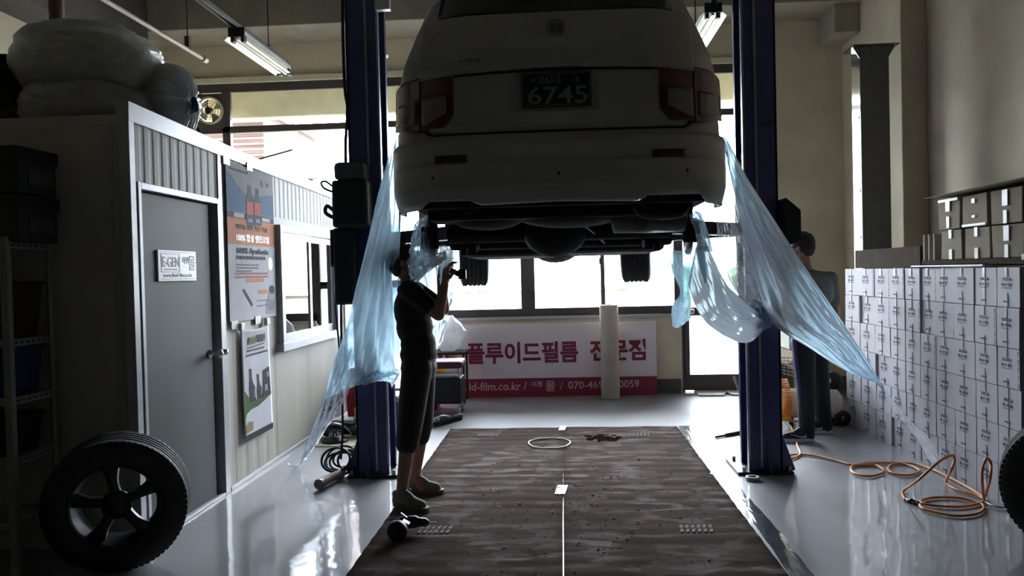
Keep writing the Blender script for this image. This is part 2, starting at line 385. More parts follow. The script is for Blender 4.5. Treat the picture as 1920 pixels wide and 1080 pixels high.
# fan panel in window
fp = MB(); N = 40
cx, cz, R = -4.36, 3.63, .165
ring = [(cx+R*math.cos(2*math.pi*i/N), cz+R*math.sin(2*math.pi*i/N)) for i in range(N)]
sq = []
for i in range(N):
    a = 2*math.pi*i/N; c_, s_ = math.cos(a), math.sin(a); t = min(.19/abs(c_) if abs(c_) > 1e-6 else 9, .215/abs(s_) if abs(s_) > 1e-6 else 9)
    sq.append((cx+c_*t, cz+s_*t))
vs = [(x, Y0-.005, z) for x, z in ring]+[(x, Y0-.005, z) for x, z in sq]+[(x, Y0+.03, z) for x, z in ring]+[(x, Y0+.03, z) for x, z in sq]
fs = []
for i in range(N):
    j = (i+1) % N; fs += [(i, j, N+j, N+i), (2*N+i, 3*N+i, 3*N+j, 2*N+j), (i, 2*N+i, 2*N+j, j), (N+i, N+j, 3*N+j, 3*N+i)]
fan = empty('ventilation_fan', (cx, Y0-.06, cz-R), 'round cream ventilation fan set in the dark panel of the upper left window', 'fan')
fp.add(vs, fs).build('mounting_panel', M_frame, fan)
q = MB(); q.lathe([(R-.012, -.05), (R+.004, -.05), (R+.004, .02), (R-.012, .02)], (cx, Y0-.015, cz), Y_, 48, closed=True); q.build('ring_housing', M_cream, fan)
q = MB()
for r in (.05, .085, .12, .15): q.tube([(cx+r*math.cos(t*math.pi/18), Y0-.06, cz+r*math.sin(t*math.pi/18)) for t in range(36)], .003, 6, closed=True)
for i in range(8):
    a = i*math.pi/4; q.tube([(cx+.03*math.cos(a+.5), Y0-.06, cz+.03*math.sin(a+.5)), (cx+.1*math.cos(a+.15), Y0-.063, cz+.1*math.sin(a+.15)), (cx+R*math.cos(a), Y0-.06, cz+R*math.sin(a))], .003, 6)
q.build('wire_guard', M_darkmetal, fan)
q = MB(); q.cyl((cx-.01, Y0-.055, cz), (cx-.01, Y0+.02, cz), .042); q.build('motor', M_darkmetal, fan)
for i in range(4):
    a = i*math.pi/2+.6
    def bl(u, v, a=a):
        r = .04+u*(R-.065); t = a+(v-.5)*(.5+.35*u); return (cx+r*math.cos(t), Y0-.01+(v-.5)*.05, cz+r*math.sin(t))
    MB().grid(bl, 6, 6).build('blade', mat('fan_blade', (.34, .31, .24), .5), fan, solid=.002)
# ------------------------------------------------------------------ office partition
PX = -2.39
def ptop(y): return 2.395-.012*(y-4.4)
b = MB()
prof = []
y = 4.33
def ribs(y0, y1, z0, z1f, pitch, dep, mi=0):
    ys = []; y = y0
    while y < y1-1e-6:
        for dy, dd in ((0, 0), (.45, 0), (.6, dep), (.85, dep), (1., 0)):
            yy = y+dy*pitch
            if yy <= y1: ys.append((yy, dd))
        y += pitch
    ys.append((y1, 0))
    vs = [];
    for yy, dd in ys: vs += [(PX-dd, yy, z0), (PX-dd, yy, z1f(yy))]
    b.add(vs, [(2*i, 2*i+2, 2*i+3, 2*i+1) for i in range(len(ys)-1)], mi)
zt = lambda y: ptop(y)+.02
ribs(4.39, 5.45, 2.05, zt, .105, .0035)            # above door
ribs(5.45, 8.66, 2.02, zt, .105, .0035)            # upper ribbed band
ribs(5.45, 6.58, 0, lambda y: 2.02, .21, .003, 1)
ribs(6.58, 8.24, 0, lambda y: .93, .83, .004, 1)
ribs(8.24, 8.66, 0, lambda y: 2.02, .21, .003, 1)
b.add([(PX, 6.58, 1.93), (PX, 8.24, 1.93), (PX, 8.24, 2.02), (PX, 6.58, 2.02)], [(0, 1, 2, 3)])
b.box(PX-.12, PX-.1, 4.33, 6.6, 0, 2.38); b.box(PX-.12, PX-.1, 8.22, 8.7, 0, 2.33); b.box(PX-.12, PX-.1, 6.5, 8.3, 0, .93)
wall_p = struct(b.build('wall_office', [M_panel, M_panelc]))
b = MB(); b.box(-5.2, PX-.02, 4.335, 4.40, 0, 2.385); b.box(-5.2, PX-.02, 8.62, 8.68, 0, 2.33)
b.add([(-5.2, 4.33, 2.44), (PX-.02, 4.33, 2.44), (PX-.02, 8.68, 2.35), (-5.2, 8.68, 2.35), (-5.2, 4.33, 2.38), (PX-.02, 4.33, 2.38), (PX-.02, 8.68, 2.29), (-5.2, 8.68, 2.29)], [(0, 1, 2, 3), (7, 6, 5, 4), (0, 4, 5, 1), (1, 5, 6, 2), (2, 6, 7, 3), (3, 7, 4, 0)])
struct(b.build('wall_office_end', M_panelc))
b = MB()
b.add([(PX-.06, 4.31, 2.40), (PX+.012, 4.31, 2.40), (PX+.012, 8.70, 2.32), (PX-.06, 8.70, 2.32), (PX-.06, 4.31, 2.51), (PX+.012, 4.31, 2.51), (PX+.012, 8.70, 2.385), (PX-.06, 8.70, 2.385)],
      [(0, 1, 2, 3), (7, 6, 5, 4), (0, 4, 5, 1), (1, 5, 6, 2), (2, 6, 7, 3), (3, 7, 4, 0)])
b.box(PX-.05, PX+.01, 4.31, 4.37, 0, 2.41); b.box(PX-.02, PX+.008, 5.46, 5.52, 0, 2.39); b.box(PX-.05, PX+.01, 8.62, 8.70, 0, 2.33)
b.box(PX-.05, PX+.012, 5.52, 8.7, 0, .03)
struct(b.build('trim_8', M_alu, bevel=.003), 'aluminium edging of the office booth')
# office door
b = MB(); b.box(PX-.05, PX+.014, 4.385, 4.42, 0, 2.07); b.box(PX-.05, PX+.014, 5.425, 5.46, 0, 2.07); b.box(PX-.05, PX+.014, 4.42, 5.425, 2.03, 2.07); b.box(PX-.06, PX+.012, 4.42, 5.425, 0, .02)
b.box(PX-.045, PX-.005, 4.42, 4.432, .02, 2.03)
d1 = struct(b.build('door_1', M_alu, bevel=.003))
MB().box(PX-.055, PX-.02, 4.435, 5.35, .025, 2.02).build('door_leaf', M_door, d1, bevel=.002)
MB().box(PX-.07, PX-.05, 5.35, 5.425, .02, 2.03).build('door_rebate', M_frame, d1)
k = MB()
k.lathe([(.004, -.02), (.03, -.02), (.03, -.008), (.012, -.004), (.012, .03), (.024, .036), (.03, .052), (.027, .068), (.004, .078)], (PX, 5.3, 1.0), X_, 28)
k.build('door_handle', M_chrome, d1)
k = MB(); k.lathe([(.004, 0), (.022, 0), (.024, .02), (.018, .034), (.004, .036)], (PX+.014, 5.44, 1.0), X_, 24); k.build('lock_cap', M_chrome, d1)
# office window
yA, yB, zA, zB = 6.56, 8.25, .92, 1.955
b = MB()
b.box(PX-.11, PX+.05, yA, yA+.05, zA, zB); b.box(PX-.11, PX+.05, yB-.05, yB, zA, zB); b.box(PX-.11, PX+.05, yA+.05, yB-.05, zB-.06, zB); b.box(PX-.11, PX+.06, yA-.03, yB+.03, zA-.03, zA+.04)
w2 = struct(b.build('window_2', M_alu, bevel=.003))
ym = 7.36
for nm, y0, y1, xo in (('sash', yA+.05, ym+.04, .01), ('sash', ym-.04, yB-.05, -.02)):
    b = MB(); x0 = PX+xo; t = .055
    b.box(x0, x0+.028, y0, y0+t, zA+.04, zB-.06); b.box(x0, x0+.028, y1-t-.01, y1, zA+.04, zB-.06); b.box(x0, x0+.028, y0+t, y1-t, zA+.04, zA+.11); b.box(x0, x0+.028, y0+t, y1-t, zB-.12, zB-.06)
    s_ = b.build(nm, M_alu, w2, bevel=.002)
    MB().box(x0+.012, x0+.016, y0+t, y1-t-.01, zA+.11, zB-.12).build('glass_pane', M_rglass, s_)
# ================================================================== OUTSIDE
struct(MB().box(-40, 40, YB+.25, 90, -.25, -.05).build('floor_outside', mat('outdoor_concrete', (.36, .35, .30), .9, var=.1, vscale=.6)), 'pale concrete yard outside')
struct(MB().box(-7, 4.5, 10.25, 10.4, 3.60, 4.25).build('trim_9', mat('cream_canopy', (.42, .38, .24), .8), bevel=.02), 'cream canopy beam outside the window')
struct(MB().box(-7, 4.5, YB+.25, 10.4, 4.25, 4.4).build('trim_10', MATS['cream_canopy']), 'canopy slab outside the window')
b = empty('brick_building', (-7.3, 14, -.05), 'brown brick building seen outside through the upper left window', 'building')
m_ = MB(); m_.box(-9.4, -5.25, 14, 17, -.05, 4.45); m_.build('wall', mat('brown_brick', (.085, .05, .042), .8, var=.5, vscale=3, stretch=(.1, .1, 6)), b)
m_ = MB()
for i in range(14): m_.box(-9.4, -5.22, 13.96, 14, 3.0+i*.1, 3.03+i*.1)
m_.build('brick_courses', mat('pale_mortar', (.18, .13, .12), .8), b)
MB().box(-9.5, -5.15, 13.9, 17.1, 4.45, 4.52).build('roof', M_frame, b)
b = empty('boundary_wall', (0, 15.2, -.05), 'low pale boundary wall outside behind the car', 'wall')
MB().box(-5.0, 1.2, 15.1, 15.35, -.05, 1.12).build('wall', mat('pale_wall', (.45, .44, .42), .8), b)
MB().box(-5.0, 1.2, 15.05, 15.4, 1.12, 1.17).build('coping', mat('brown_coping', (.12, .09, .08), .8), b)
MB().box(-1.75, -1.6, 14.95, 15.1, -.05, 1.35).build('gate_post', mat('cream_post', (.22, .19, .11), .8), b)
b = MB()
def tarp(u, v):
    x = 1.45+u*2.4; z = -.04+1.5*math.sin(min(v*1.9, 1)*math.pi/2) if v < .53 else 1.46+.12*noise.noise(Vector((u*4, v*4, 0)))
    y = 13.6+(v-.0)*.35 if v < .53 else 13.8+(v-.53)*2.6
    n_ = noise.noise(Vector((u*5, v*6, 2)))*.12
    return (x+n_*.4, y+n_, max(z+n_*.5+(.12*math.sin(u*9)), -.05))
b.grid(tarp, 60, 40); tag(b.build('tarp_covered_pile', M_green, solid=.02), 'pale green tarpaulin covered pile outside beyond the glazed back door', 'tarp')
b = empty('utility_pole', (-6.3, 24, -.05), 'thin pale utility pole with crossarm outside the upper left window', 'pole')
MB().cyl((-6.3, 24, -.05), (-6.3, 24, 6.6), .06).build('pole', mat('pale_pole', (.2, .2, .2), .8), b)
MB().box(-7.2, -5.4, 23.97, 24.03, 6.0, 6.08).build('crossarm', MATS['pale_pole'], b)
m_ = MB(); m_.tube(path([(-14, 24, 5.3), (-6.3, 24, 5.1), (1, 24, 5.25)], 30), .012, 6); m_.build('cable', MATS['pale_pole'], b)
for (x0, x1, y_, h, c, lab) in ((-14, -8.6, 22, 3.3, (.2, .2, .21), 'grey house outside seen past the office booth'), (-3.2, -.4, 30, 3.1, (.3, .3, .31), 'pale house outside behind the low boundary wall')):
    b = empty('house', ((x0+x1)/2, y_, -.05), lab, 'house')
    MB().box(x0, x1, y_, y_+5, -.05, h).build('wall', mat('house_wall'+str(int(y_)), c, .8), b)
    MB().box(x0-.2, x1+.2, y_-.2, y_+5.2, h, h+.15).build('roof', M_frame, b)
    MB().box(x0+.6, x0+1.4, y_-.02, y_, 1.4, 2.4).build('window', mat('pale_shutter', (.12, .12, .12), .6), b)
# ================================================================== LIFT POSTS
def lift_post(s, label):
    # s = -1 left, +1 right ; channel open towards the car
    xo = 1.565*s; xi = 1.335*s
    r = empty('car_lift_post', (1.45*s, 6.03, 0), label, 'car lift', 'posts of the two-post lift')
    def bx(mb, a, c, *rest): mb.box(min(a, c), max(a, c), *rest)
    m = MB(); bx(m, xo, xo-.02*s, 5.88, 6.18, .02, 4.3); bx(m, xo, xi, 5.88, 5.895, .02, 4.3); bx(m, xo, xi, 6.165, 6.18, .02, 4.3)
    bx(m, xi+.0*s, xi-.012*s, 5.88, 5.935, .02, 4.3); bx(m, xi, xi-.012*s, 6.125, 6.18, .02, 4.3)
    m.build('column', M_blue, r, bevel=.004)
    m = MB(); bx(m, xi-.001*s, xi-.016*s, 5.873, 5.885, .1, 4.3); bx(m, xi+.085*s, xi+.07*s, 5.868, 5.88, .05, 4.3)
    m.build('edge_rail', M_steel, r)
    m = MB(); bx(m, xo+.07*s, xi-.1*s, 5.84, 6.30, 0, .022); m.build('base_plate', M_darkmetal, r, bevel=.008)
    for yy in (5.885, 6.16):
        MB().poly([(0, 0), (.085, 0), (.085, .02), (0, .26)], (xo, yy+.012, .022), X_*s, Z_, .012).build('gusset', M_blue, r)
    MB().poly([(0, 0), (.09, 0), (0, .22)], (xo-.1*s, 5.88, .022), Y_*-1, Z_, .012).build('gusset', M_blue, r)
    for bxx, byy in ((xo+.04*s, 5.87), (xo+.04*s, 6.2), (xi-.05*s, 5.87), (xi-.05*s, 6.22)):
        MB().cyl((bxx, byy, .02), (bxx, byy, .055), .013, n=6).build('anchor_bolt', M_steel, r)
    m = MB(); bx(m, xo-.03*s, xi+.012*s, 5.93, 6.13, 1.62, 2.35); bx(m, xi, xi-.03*s, 5.95, 6.11, 1.68, 2.0)
    m.build('carriage', M_darkmetal, r, bevel=.006)
    for ty, ln in ((5.35, 0), (6.95, 1)):
        m = MB(); m.bar((xi-.0*s, 6.03, 1.78), (.72*s, ty, 1.78), .1, .09); m.cyl((.72*s, ty, 1.74), (.72*s, ty, 1.86), .06)
        m.build('lifting_arm', M_darkmetal, r, bevel=.004)
    return r
pl = lift_post(-1, 'navy blue steel lift post on the left, with the black power unit and hanging cables')
pr = lift_post(1, 'navy blue steel lift post on the right, beside the man in the grey shirt')
m = MB(); m.poly([(0, 0), (.1, -.09), (.1, -.3), (0, -.34)], (1.565, 5.9, 1.98), X_, Z_, .22); m.build('arm_guard', M_black, pr, bevel=.004)
m = MB(); m.tube(path([(1.50, 5.873, 2.53), (1.52, 5.873, 2.545), (1.54, 5.873, 2.53), (1.52, 5.873, 2.515), (1.50, 5.873, 2.53)], 20), .003, 5, closed=True)
m.tube(path([(1.455, 5.873, 2.53), (1.475, 5.873, 2.545), (1.495, 5.873, 2.53), (1.475, 5.873, 2.515), (1.455, 5.873, 2.53)], 20), .003, 5, closed=True); m.build('cast_mark', M_darkmetal, pr)
# top bracket seen beside left post
m = MB(); m.box(-1.3, -.93, 5.86, 5.95, 3.56, 3.62); m.box(-1.33, -1.22, 5.84, 5.9, 3.46, 3.56); m.build('top_bracket', M_alu, pl, bevel=.004)
# power unit
m = MB(); m.box(-1.64, -1.38, 5.66, 5.87, 1.86, 2.2); m.build('motor_housing', M_black, pl, bevel=.02)
m = MB(); m.box(-1.625, -1.4, 5.67, 5.87, 2.2, 2.33); m.build('motor_cap', mat('dark_grey_plastic', (.06, .06, .062), .5), pl, bevel=.03)
m = MB(); m.box(-1.66, -1.5, 5.72, 5.87, 1.3, 1.86); m.build('oil_tank', M_black, pl, bevel=.02)
m = MB(); m.box(-1.685, -1.655, 5.75, 5.83, 1.58, 1.85); m.build('switch_box', M_black, pl, bevel=.005)
m = MB()
m.tube(path([(-1.56, 5.9, 4.2), (-1.575, 5.86, 3.4), (-1.57, 5.85, 2.9), (-1.555, 5.85, 2.75), (-1.57, 5.83, 2.5), (-1.56, 5.78, 2.32)], 40), .012, 8)
m.tube(path([(-1.64, 5.75, 2.12), (-1.71, 5.74, 2.15), (-1.735, 5.74, 2.19), (-1.70, 5.74, 2.2), (-1.64, 5.76, 2.15)], 30), .008, 8)
m.tube(path([(-1.64, 5.75, 1.98), (-1.69, 5.72, 2.02), (-1.70, 5.72, 1.97), (-1.64, 5.74, 1.93)], 24), .014, 8)
m.tube(path([(-1.66, 5.78, 1.6), (-1.665, 5.77, 1.3), (-1.655, 5.8, 1.0), (-1.645, 5.8, .7), (-1.68, 5.8, .62), (-1.70, 5.8, .7), (-1.66, 5.8, .9)], 50), .007, 8)
m.tube(path([(-1.63, 5.80, 1.3), (-1.64, 5.8, .8), (-1.645, 5.8, .4), (-1.66, 5.78, .16)], 40), .009, 8)
m.build('cable', M_black, pl)
m = MB()
rnd = random.Random(3)
for k in range(6):
    c = (-1.70+rnd.uniform(-.03, .05), 5.93+rnd.uniform(-.05, .05), .11+rnd.uniform(-.02, .03)); rr = .09+rnd.uniform(-.02, .03); ph = rnd.uniform(0, 3); ti = rnd.uniform(.5, .9)
    m.tube([(c[0]+rr*1.15*math.cos(t*.2094+ph)+.03*math.sin(k), c[1]+rr*math.sin(t*.2094+ph)*(1-ti*.6), max(.012, c[2]+rr*ti*math.sin(t*.2094+ph))) for t in range(30)], .009, 8, closed=True)
tag(m.build('cable_coil', M_black), 'black power cable coiled on the floor against the left lift post', 'cable')
# ================================================================== CAR
CX = -.012
def prof_lin(tab, z):
    for (a, va), (b2, vb) in zip(tab, tab[1:]):
        if z <= b2: t = (z-a)/(b2-a) if z > a else 0; return va+(vb-va)*t
    return tab[-1][1]
WT = [(1.80, 0.869), (1.87, 0.894), (1.95, 0.906), (2.2, 0.911), (2.45, 0.904), (2.6, 0.891), (2.70, 0.871), (2.79, 0.837), (2.86, 0.812), (3.06, 0.764), (3.16, 0.709), (3.20, 0.609), (3.215, 0.309)]
YR = [(1.80, 4.24), (1.87, 4.16), (1.95, 4.12), (2.19, 4.13), (2.235, 4.17), (2.45, 4.195), (2.575, 4.185), (2.86, 4.26), (3.06, 4.42), (3.16, 4.55), (3.20, 4.75), (3.215, 5.0)]
YF = [(1.80, 8.35), (1.95, 8.5), (2.3, 8.52), (2.5, 8.4), (2.6, 8.2), (2.66, 7.6), (2.70, 7.45), (2.86, 7.2), (3.06, 6.85), (3.16, 6.6), (3.20, 6.4), (3.215, 6.1)]
def Sr(x, z, off=0):
    """rear surface depth at lateral x and height z"""
    Wd = prof_lin(WT, z); ax = min(abs(x), Wd); x0 = Wd-.38; y = prof_lin(YR, z)+.035*(ax/Wd)**2
    if ax > x0: t = (ax-x0)/(.38); y += .40*(1-math.sqrt(max(0, 1-t*t)))
    return y-off
def ringpt(z, k, n=96):
    """closed outline of the body at height z"""
    Wd = prof_lin(WT, z); yr = prof_lin(YR, z); yf = prof_lin(YF, z)
    t = 2*math.pi*k/n; c, s = math.cos(t), math.sin(t); p = .34
    ym = (yr+yf)/2; hy = (yf-yr)/2
    # straight rounded rectangle outline by angle
    L = []
    rc = .38
    return None
def outline(z):
    Wd = prof_lin(WT, z); yf = prof_lin(YF, z); pts = []
    x0 = Wd-.38
    yc = prof_lin(YR, z)+.035+.40
    for i in range(14): pts.append((-x0+(2*x0)*i/13, None))
    pts = [(x, Sr(x, z)) for x, _ in pts]
    for i in range(1, 13):
        a = math.pi/2*i/12; x = x0+.38*math.sin(a); pts.append((x, Sr(min(x, Wd), z)))
    n = 16
    yfr = yf-.45
    for i in range(1, n+1): pts.append((Wd, yc+(yfr-yc)*i/n))
    for i in range(1, 9):
        a = math.pi/2*i/8; pts.append((Wd-.45+.45*math.cos(a), yfr+.45*math.sin(a)))
    for i in range(1, 8): pts.append(((Wd-.45)*(1-2*i/8), yf))
    for i in range(0, 8):
        a = math.pi/2*(1-i/8); pts.append((-(Wd-.45+.45*math.cos(a)), yfr+.45*math.sin(a)))
    for i in range(0, n+1): pts.append((-Wd, yfr+(yc-yfr)*i/n))
    for i in range(11, 0, -1):
        a = math.pi/2*i/12; x = x0+.38*math.sin(a); pts.append((-x, Sr(-min(x, Wd), z)))
    return [(x+CX, y) for x, y in pts]
car = empty('suv', (CX, 6.3, 1.4), 'white SUV raised high on the two-post lift, seen from behind', 'car')
zs = [1.895, 1.92, 1.95, 2.05, 2.15, 2.19, 2.21, 2.235, 2.3, 2.4, 2.5, 2.575, 2.6, 2.66, 2.70, 2.75, 2.79, 2.83, 2.86, 2.92, 2.99, 3.06, 3.11, 3.14, 3.16, 3.18, 3.2, 3.21, 3.215]
rings = [outline(z) for z in zs]; n = len(rings[0])
b = MB(); vs = [(x, y, z) for z, rg in zip(zs, rings) for x, y in rg]
fs = []
for i in range(len(zs)-1):
    for k in range(n): l = (k+1) % n; fs.append((i*n+k, i*n+l, (i+1)*n+l, (i+1)*n+k))
fs.append(tuple(range(n-1, -1, -1))); fs.append(tuple((len(zs)-1)*n+k for k in range(n)))
b.add(vs, fs, 0, True)
body = b.build('body_shell', M_paint, car)
cutters = []
for yy in (5.05, 7.5):
    c = MB(); c.cyl((CX-1.2, yy, 1.82), (CX-.62, yy, 1.82), .40, n=40); c.cyl((CX+.62, yy, 1.82), (CX+1.2, yy, 1.82), .40, n=40)
    co = c.build('cutter', M_dark, car, smooth=False); cutters.append(co)
    md = body.modifiers.new('b', 'BOOLEAN'); md.operation = 'DIFFERENCE'; md.object = co; md.solver = 'EXACT'
bake(body)
for c in cutters: bpy.data.objects.remove(c)
def patch(name, xs, z0f, z1f, nz, off, mats, parent=car, th=.006, relief=None, solid=0):
    """sheet that follows the rear surface between z0f(x) and z1f(x)"""
    m = MB(); nx = len(xs)-1
    def fn(u, v):
        i = min(int(u*nx+1e-6), nx); x = xs[i]; z = z0f(x)+(z1f(x)-z0f(x))*v
        o = off+(relief(x, z) if relief else 0)
        return (x+CX+(0.0 if abs(x) < .6 else math.copysign(off*((abs(x)-.6)/.32), x)), Sr(x, z, o), z)
    m.grid(fn, nx, nz); o = m.build(name, mats, parent)
    if solid: md = o.modifiers.new('s', 'SOLIDIFY'); md.thickness = solid; md.offset = -1
    return o
def lins(a, c, n): return [a+(c-a)*i/n for i in range(n+1)]
def sstep(a, c, t): t = min(max((t-a)/(c-a), 0), 1); return t*t*(3-2*t)
# tailgate with raised upper brow and number plate recess
def tg_relief(x, z):
    r = 0
    zc = 2.556-.022*(abs(x)/.7)**2; rec = sstep(zc-.004, zc+.004, z); r += .036*rec
    a = (1-sstep(.21, .235, abs(x+.012)))*sstep(2.335, 2.352, z)*(1-sstep(2.552, 2.562, z)); r -= .009*a
    r += .018*math.exp(-((z-2.258)/.013)**2)
    r += .012*math.exp(-((z-(2.67-.03*(abs(x)/.7)**2))/.03)**2)*(1-sstep(.4, .7, abs(x)))*sstep(2.6, 2.62, z)
    return r
def tg_b(x): return 2.238+.055*sstep(.60, .715, abs(x))**2
tail = patch('tailgate', lins(-.715, .715, 130), tg_b, lambda x: 2.862, 110, .012, M_paint, relief=tg_relief, solid=.02)
# seam
seam = []
for z in lins(2.86, 2.33, 20): seam.append((-.722, z))
for a in lins(0, 1, 8): seam.append((-.722+.09*(1-math.cos(a*math.pi/2)), 2.33-.098*math.sin(a*math.pi/2)))
for x in lins(-.6, .6, 30): seam.append((x, 2.232))
seam = seam+[(-x, z) for x, z in seam[:29][::-1]]
m = MB(); m.tube([(x+CX, Sr(x, 2.552-.022*(abs(x)/.7)**2, .018), 2.552-.022*(abs(x)/.7)**2) for x in lins(-.53, .53, 40)], .009, 6); m.build('brow_shadow_line', M_dark, car)  # dark tube laid in as the shadow line under the tailgate brow
m = MB(); m.tube([(x+CX, Sr(x, z, .001), z) for x, z in seam], .007, 6); m.build('tailgate_seam', M_dark, car)
# rear glass
patch('rear_window', lins(-.63, .63, 30), lambda x: 2.872+.02*(abs(x)/.63)**3, lambda x: 3.10, 14, .02, M_cglass, solid=.01)
for s in (-1, 1):
    m = MB(); m.grid(lambda u, v: (CX+s*(prof_lin(WT, 2.87+v*.2)+.004), 4.95+u*2.0-v*u*.35+(1-u)*v*.2, 2.87+v*.2), 20, 6); m.build('side_window', M_cglass, car, solid=.006)
m = MB(); m.grid(lambda u, v: (CX+(u-.5)*1.3, prof_lin(YF, 2.74+v*.36)+.012, 2.74+v*.36), 8, 8); m.build('windshield', M_cglass, car, solid=.006)
# bumper skin
def bx_(n=120):
    out = []
    for i in range(n+1):
        t = -1+2*i/n; s = abs(t)
        out.append(math.copysign(.55*s/.5 if s < .5 else .55+.345*math.sin((s-.5)/.5*math.pi/2), t))
    return out
def bz0(x):
    z = 1.845+.02*(1-min(1, abs(x)/.9))
    z += .035*(sstep(-.74, -.66, x)*(1-sstep(-.5, -.38, x)))
    z += .055*(sstep(.40, .52, x)*(1-sstep(.70, .78, x)))
    return z
def br(x, z):
    r = .016*sstep(2.085, 2.075, z)*0
    r += .010*(1-sstep(2.070, 2.082, z)); r -= .008*math.exp(-((z-2.077)/.008)**2)
    r -= .03*sstep(2.185, 2.215, z); r += .008*math.exp(-((z-2.16)/.02)**2); r -= .03*(1-sstep(1.83, 1.90, z))**2
    return r
patch('rear_bumper', bx_(), bz0, lambda x: 2.215, 50, .020, M_paint, relief=br, solid=.02)
for s in (-1, 1):   # bumper corner returns along the sides
    m = MB(); m.grid(lambda u, v: (CX+s*(.917-.012*(1-v)), 4.56+.18*u-.02*(1-v), 1.85+v*.35), 6, 8); m.build('bumper_end', M_paint, car, solid=.015)
for px0, px1, py in ((815, 876, 300), (1222, 1285, 288)):
    a = W(px0, py, 4.12); c = W(px1, py, 4.12); xa, xc = a.x-CX, c.x-CX
    o = patch('bumper_reflector', lins(xa, xc, 14), lambda x: a.z-.02, lambda x: a.z+.02, 4, .028, M_red if px0 > 1000 else mat('dark_lens', (.05, .01, .012), .3), solid=.012)
    if px0 < 1000: o['label'] = 'dark empty reflector recess'
for px, py in ((810, 333), (1048, 325), (1290, 318)):
    a = W(px, py, 4.1); x = a.x-CX; m = MB(); m.cyl((a.x, Sr(x, a.z, .033), a.z), (a.x, Sr(x, a.z, .015), a.z), .009, n=12); m.build('bumper_fastener', M_black, car)
# tail lamps
for s in (-1, 1):
    lo = lambda x: 2.262+.045*sstep(.72, .93, abs(x))+.10*(1-sstep(.50, .62, abs(x)))**1.3
    hi = lambda x: 2.552-.03*sstep(.8, .93, abs(x))
    def xl(a, c, nn):
        out = []
        for i in range(nn+1):
            t = a+(c-a)*i/nn; out.append(s*t)
        return out
    xs = [s*(.535+.348*math.sin(math.pi/2*i/40)**.9) for i in range(41)]
    lamp = patch('tail_lamp', xs, lo, hi, 20, .021, M_red, solid=.02)
    xs2 = xl(.575, .705, 10)
    patch('reversing_lens', xs2, lambda x: 2.292+.06*(1-sstep(.55, .70, abs(x))), lambda x: 2.44, 8, .027, M_lens, parent=lamp, solid=.006)
    xs3 = xl(.735, .86, 12)
    patch('indicator_lens', xs3, lambda x: 2.30+.03*sstep(.75, .9, abs(x)), lambda x: 2.43, 8, .027, mat('smoked_lens', (.07, .025, .028), .2, coat=.5), parent=lamp, solid=.006)
    m = MB(); m.tube([(CX+s*.72, Sr(.72, z, .026), z) for z in lins(2.26, 2.555, 12)], .006, 6); m.build('lamp_gap', M_dark, lamp)
# emblem, plate
e = W(1043, 55, 4.2); yq = Sr(e.x-CX, e.z, .055)
m = MB(); m.lathe([(.036, 0), (.045, 0), (.045, -.008), (.036, -.008)], (e.x, yq+.004, e.z), Y_, 36, closed=True)
m.lathe([(.03, 0), (.03, -.006), (.001, -.008)], (e.x, yq+.006, e.z), Y_, 30)
for sx in (-1, 1):
    m.tube(path([(e.x, yq-.005, e.z-.004), (e.x+sx*.014, yq-.005, e.z+.012), (e.x+sx*.024, yq-.005, e.z+.002), (e.x+sx*.012, yq-.005, e.z-.012), (e.x, yq-.005, e.z-.002)], 20), .003, 6)
m.build('emblem', mat('dull_chrome', (.2, .2, .2), .3, metal=.8), car)
bt = W(880, 117, 4.16); m = MB(); [m.rect(i*.024, i*.024+.014, -.004+.006*(i%2), .008+.004*(i%3), (bt.x-.05, Sr(bt.x-CX, bt.z, .055), bt.z), X_, Z_, .002) for i in range(5)]; m.build('badge_lettering', MATS['dull_chrome'], car)
pc = W(1043, 168, 4.17); py_ = Sr(0, 2.45, .02)
m = MB(); m.box(pc.x-.18, pc.x+.18, py_-.012, py_+.02, pc.z-.088, pc.z+.088); plate = m.build('licence_plate', M_plate, car, bevel=.004)
m = MB(); O = Vector((pc.x, py_-.014, pc.z))
m.text('6745', .125, O+Vector((-.155, 0, -.072)), X_, Z_, th=.0012, bold=.0012, width=.31)
m.text('06너', .058, O+Vector((-.088, 0, .030)), X_, Z_, th=.0012, bold=.0006)
m.cyl(O+Vector((-.117, 0, .052)), O+Vector((-.117, -.003, .052)), .009, n=16)
for i in range(3): m.rect(.098, .118, .038+i*.009, .043+i*.009, O, X_, Z_)
for a in ((-.172, .172, -.082, -.079), (-.172, .172, .079, .082), (-.172, -.169, -.082, .082), (.169, .172, -.082, .082)): m.rect(*a, O, X_, Z_)
m.build('plate_characters', mat('plate_white', (.19, .22, .21), .6, spec=.2), plate)
m = MB(); m.box(pc.x-.13, pc.x+.13, py_-.02, py_+.04, pc.z+.10, pc.z+.125); m.build('plate_lamp', M_dark, car, bevel=.006)
# underbody ---------------------------------------------------------
m = MB(); m.box(-.80, .78, 4.3, 8.3, 1.86, 2.05); m.build('floor_pan', M_dark, car)
for s in (-1, 1):
    m = MB(); m.tube([(CX+s*.5, 4.35, 1.88), (CX+s*.5, 4.75, 1.90), (CX+s*.48, 5.2, 1.86), (CX+s*.42, 5.8, 1.78), (CX+s*.42, 7.2, 1.76), (CX+s*.46, 8.2, 1.85)], .055, 8); m.build('chassis_rail', M_dark, car)
m = MB(); m.tube([(-.72, 5.08, 1.745), (-.2, 5.08, 1.745)], .048, 16); m.tube([(.68, 5.08, 1.745), (.1, 5.08, 1.745)], .048, 16)
m.ell((-.04, 5.06, 1.745), .20, .15, .15); m.build('rear_axle', M_dark, car)
m = MB(); m.box(-.70, -.02, 5.42, 6.5, 1.615, 1.98); m.box(.02, .70, 5.42, 6.3, 1.625, 1.98); m.build('fuel_tank', M_dark, car, bevel=.05)
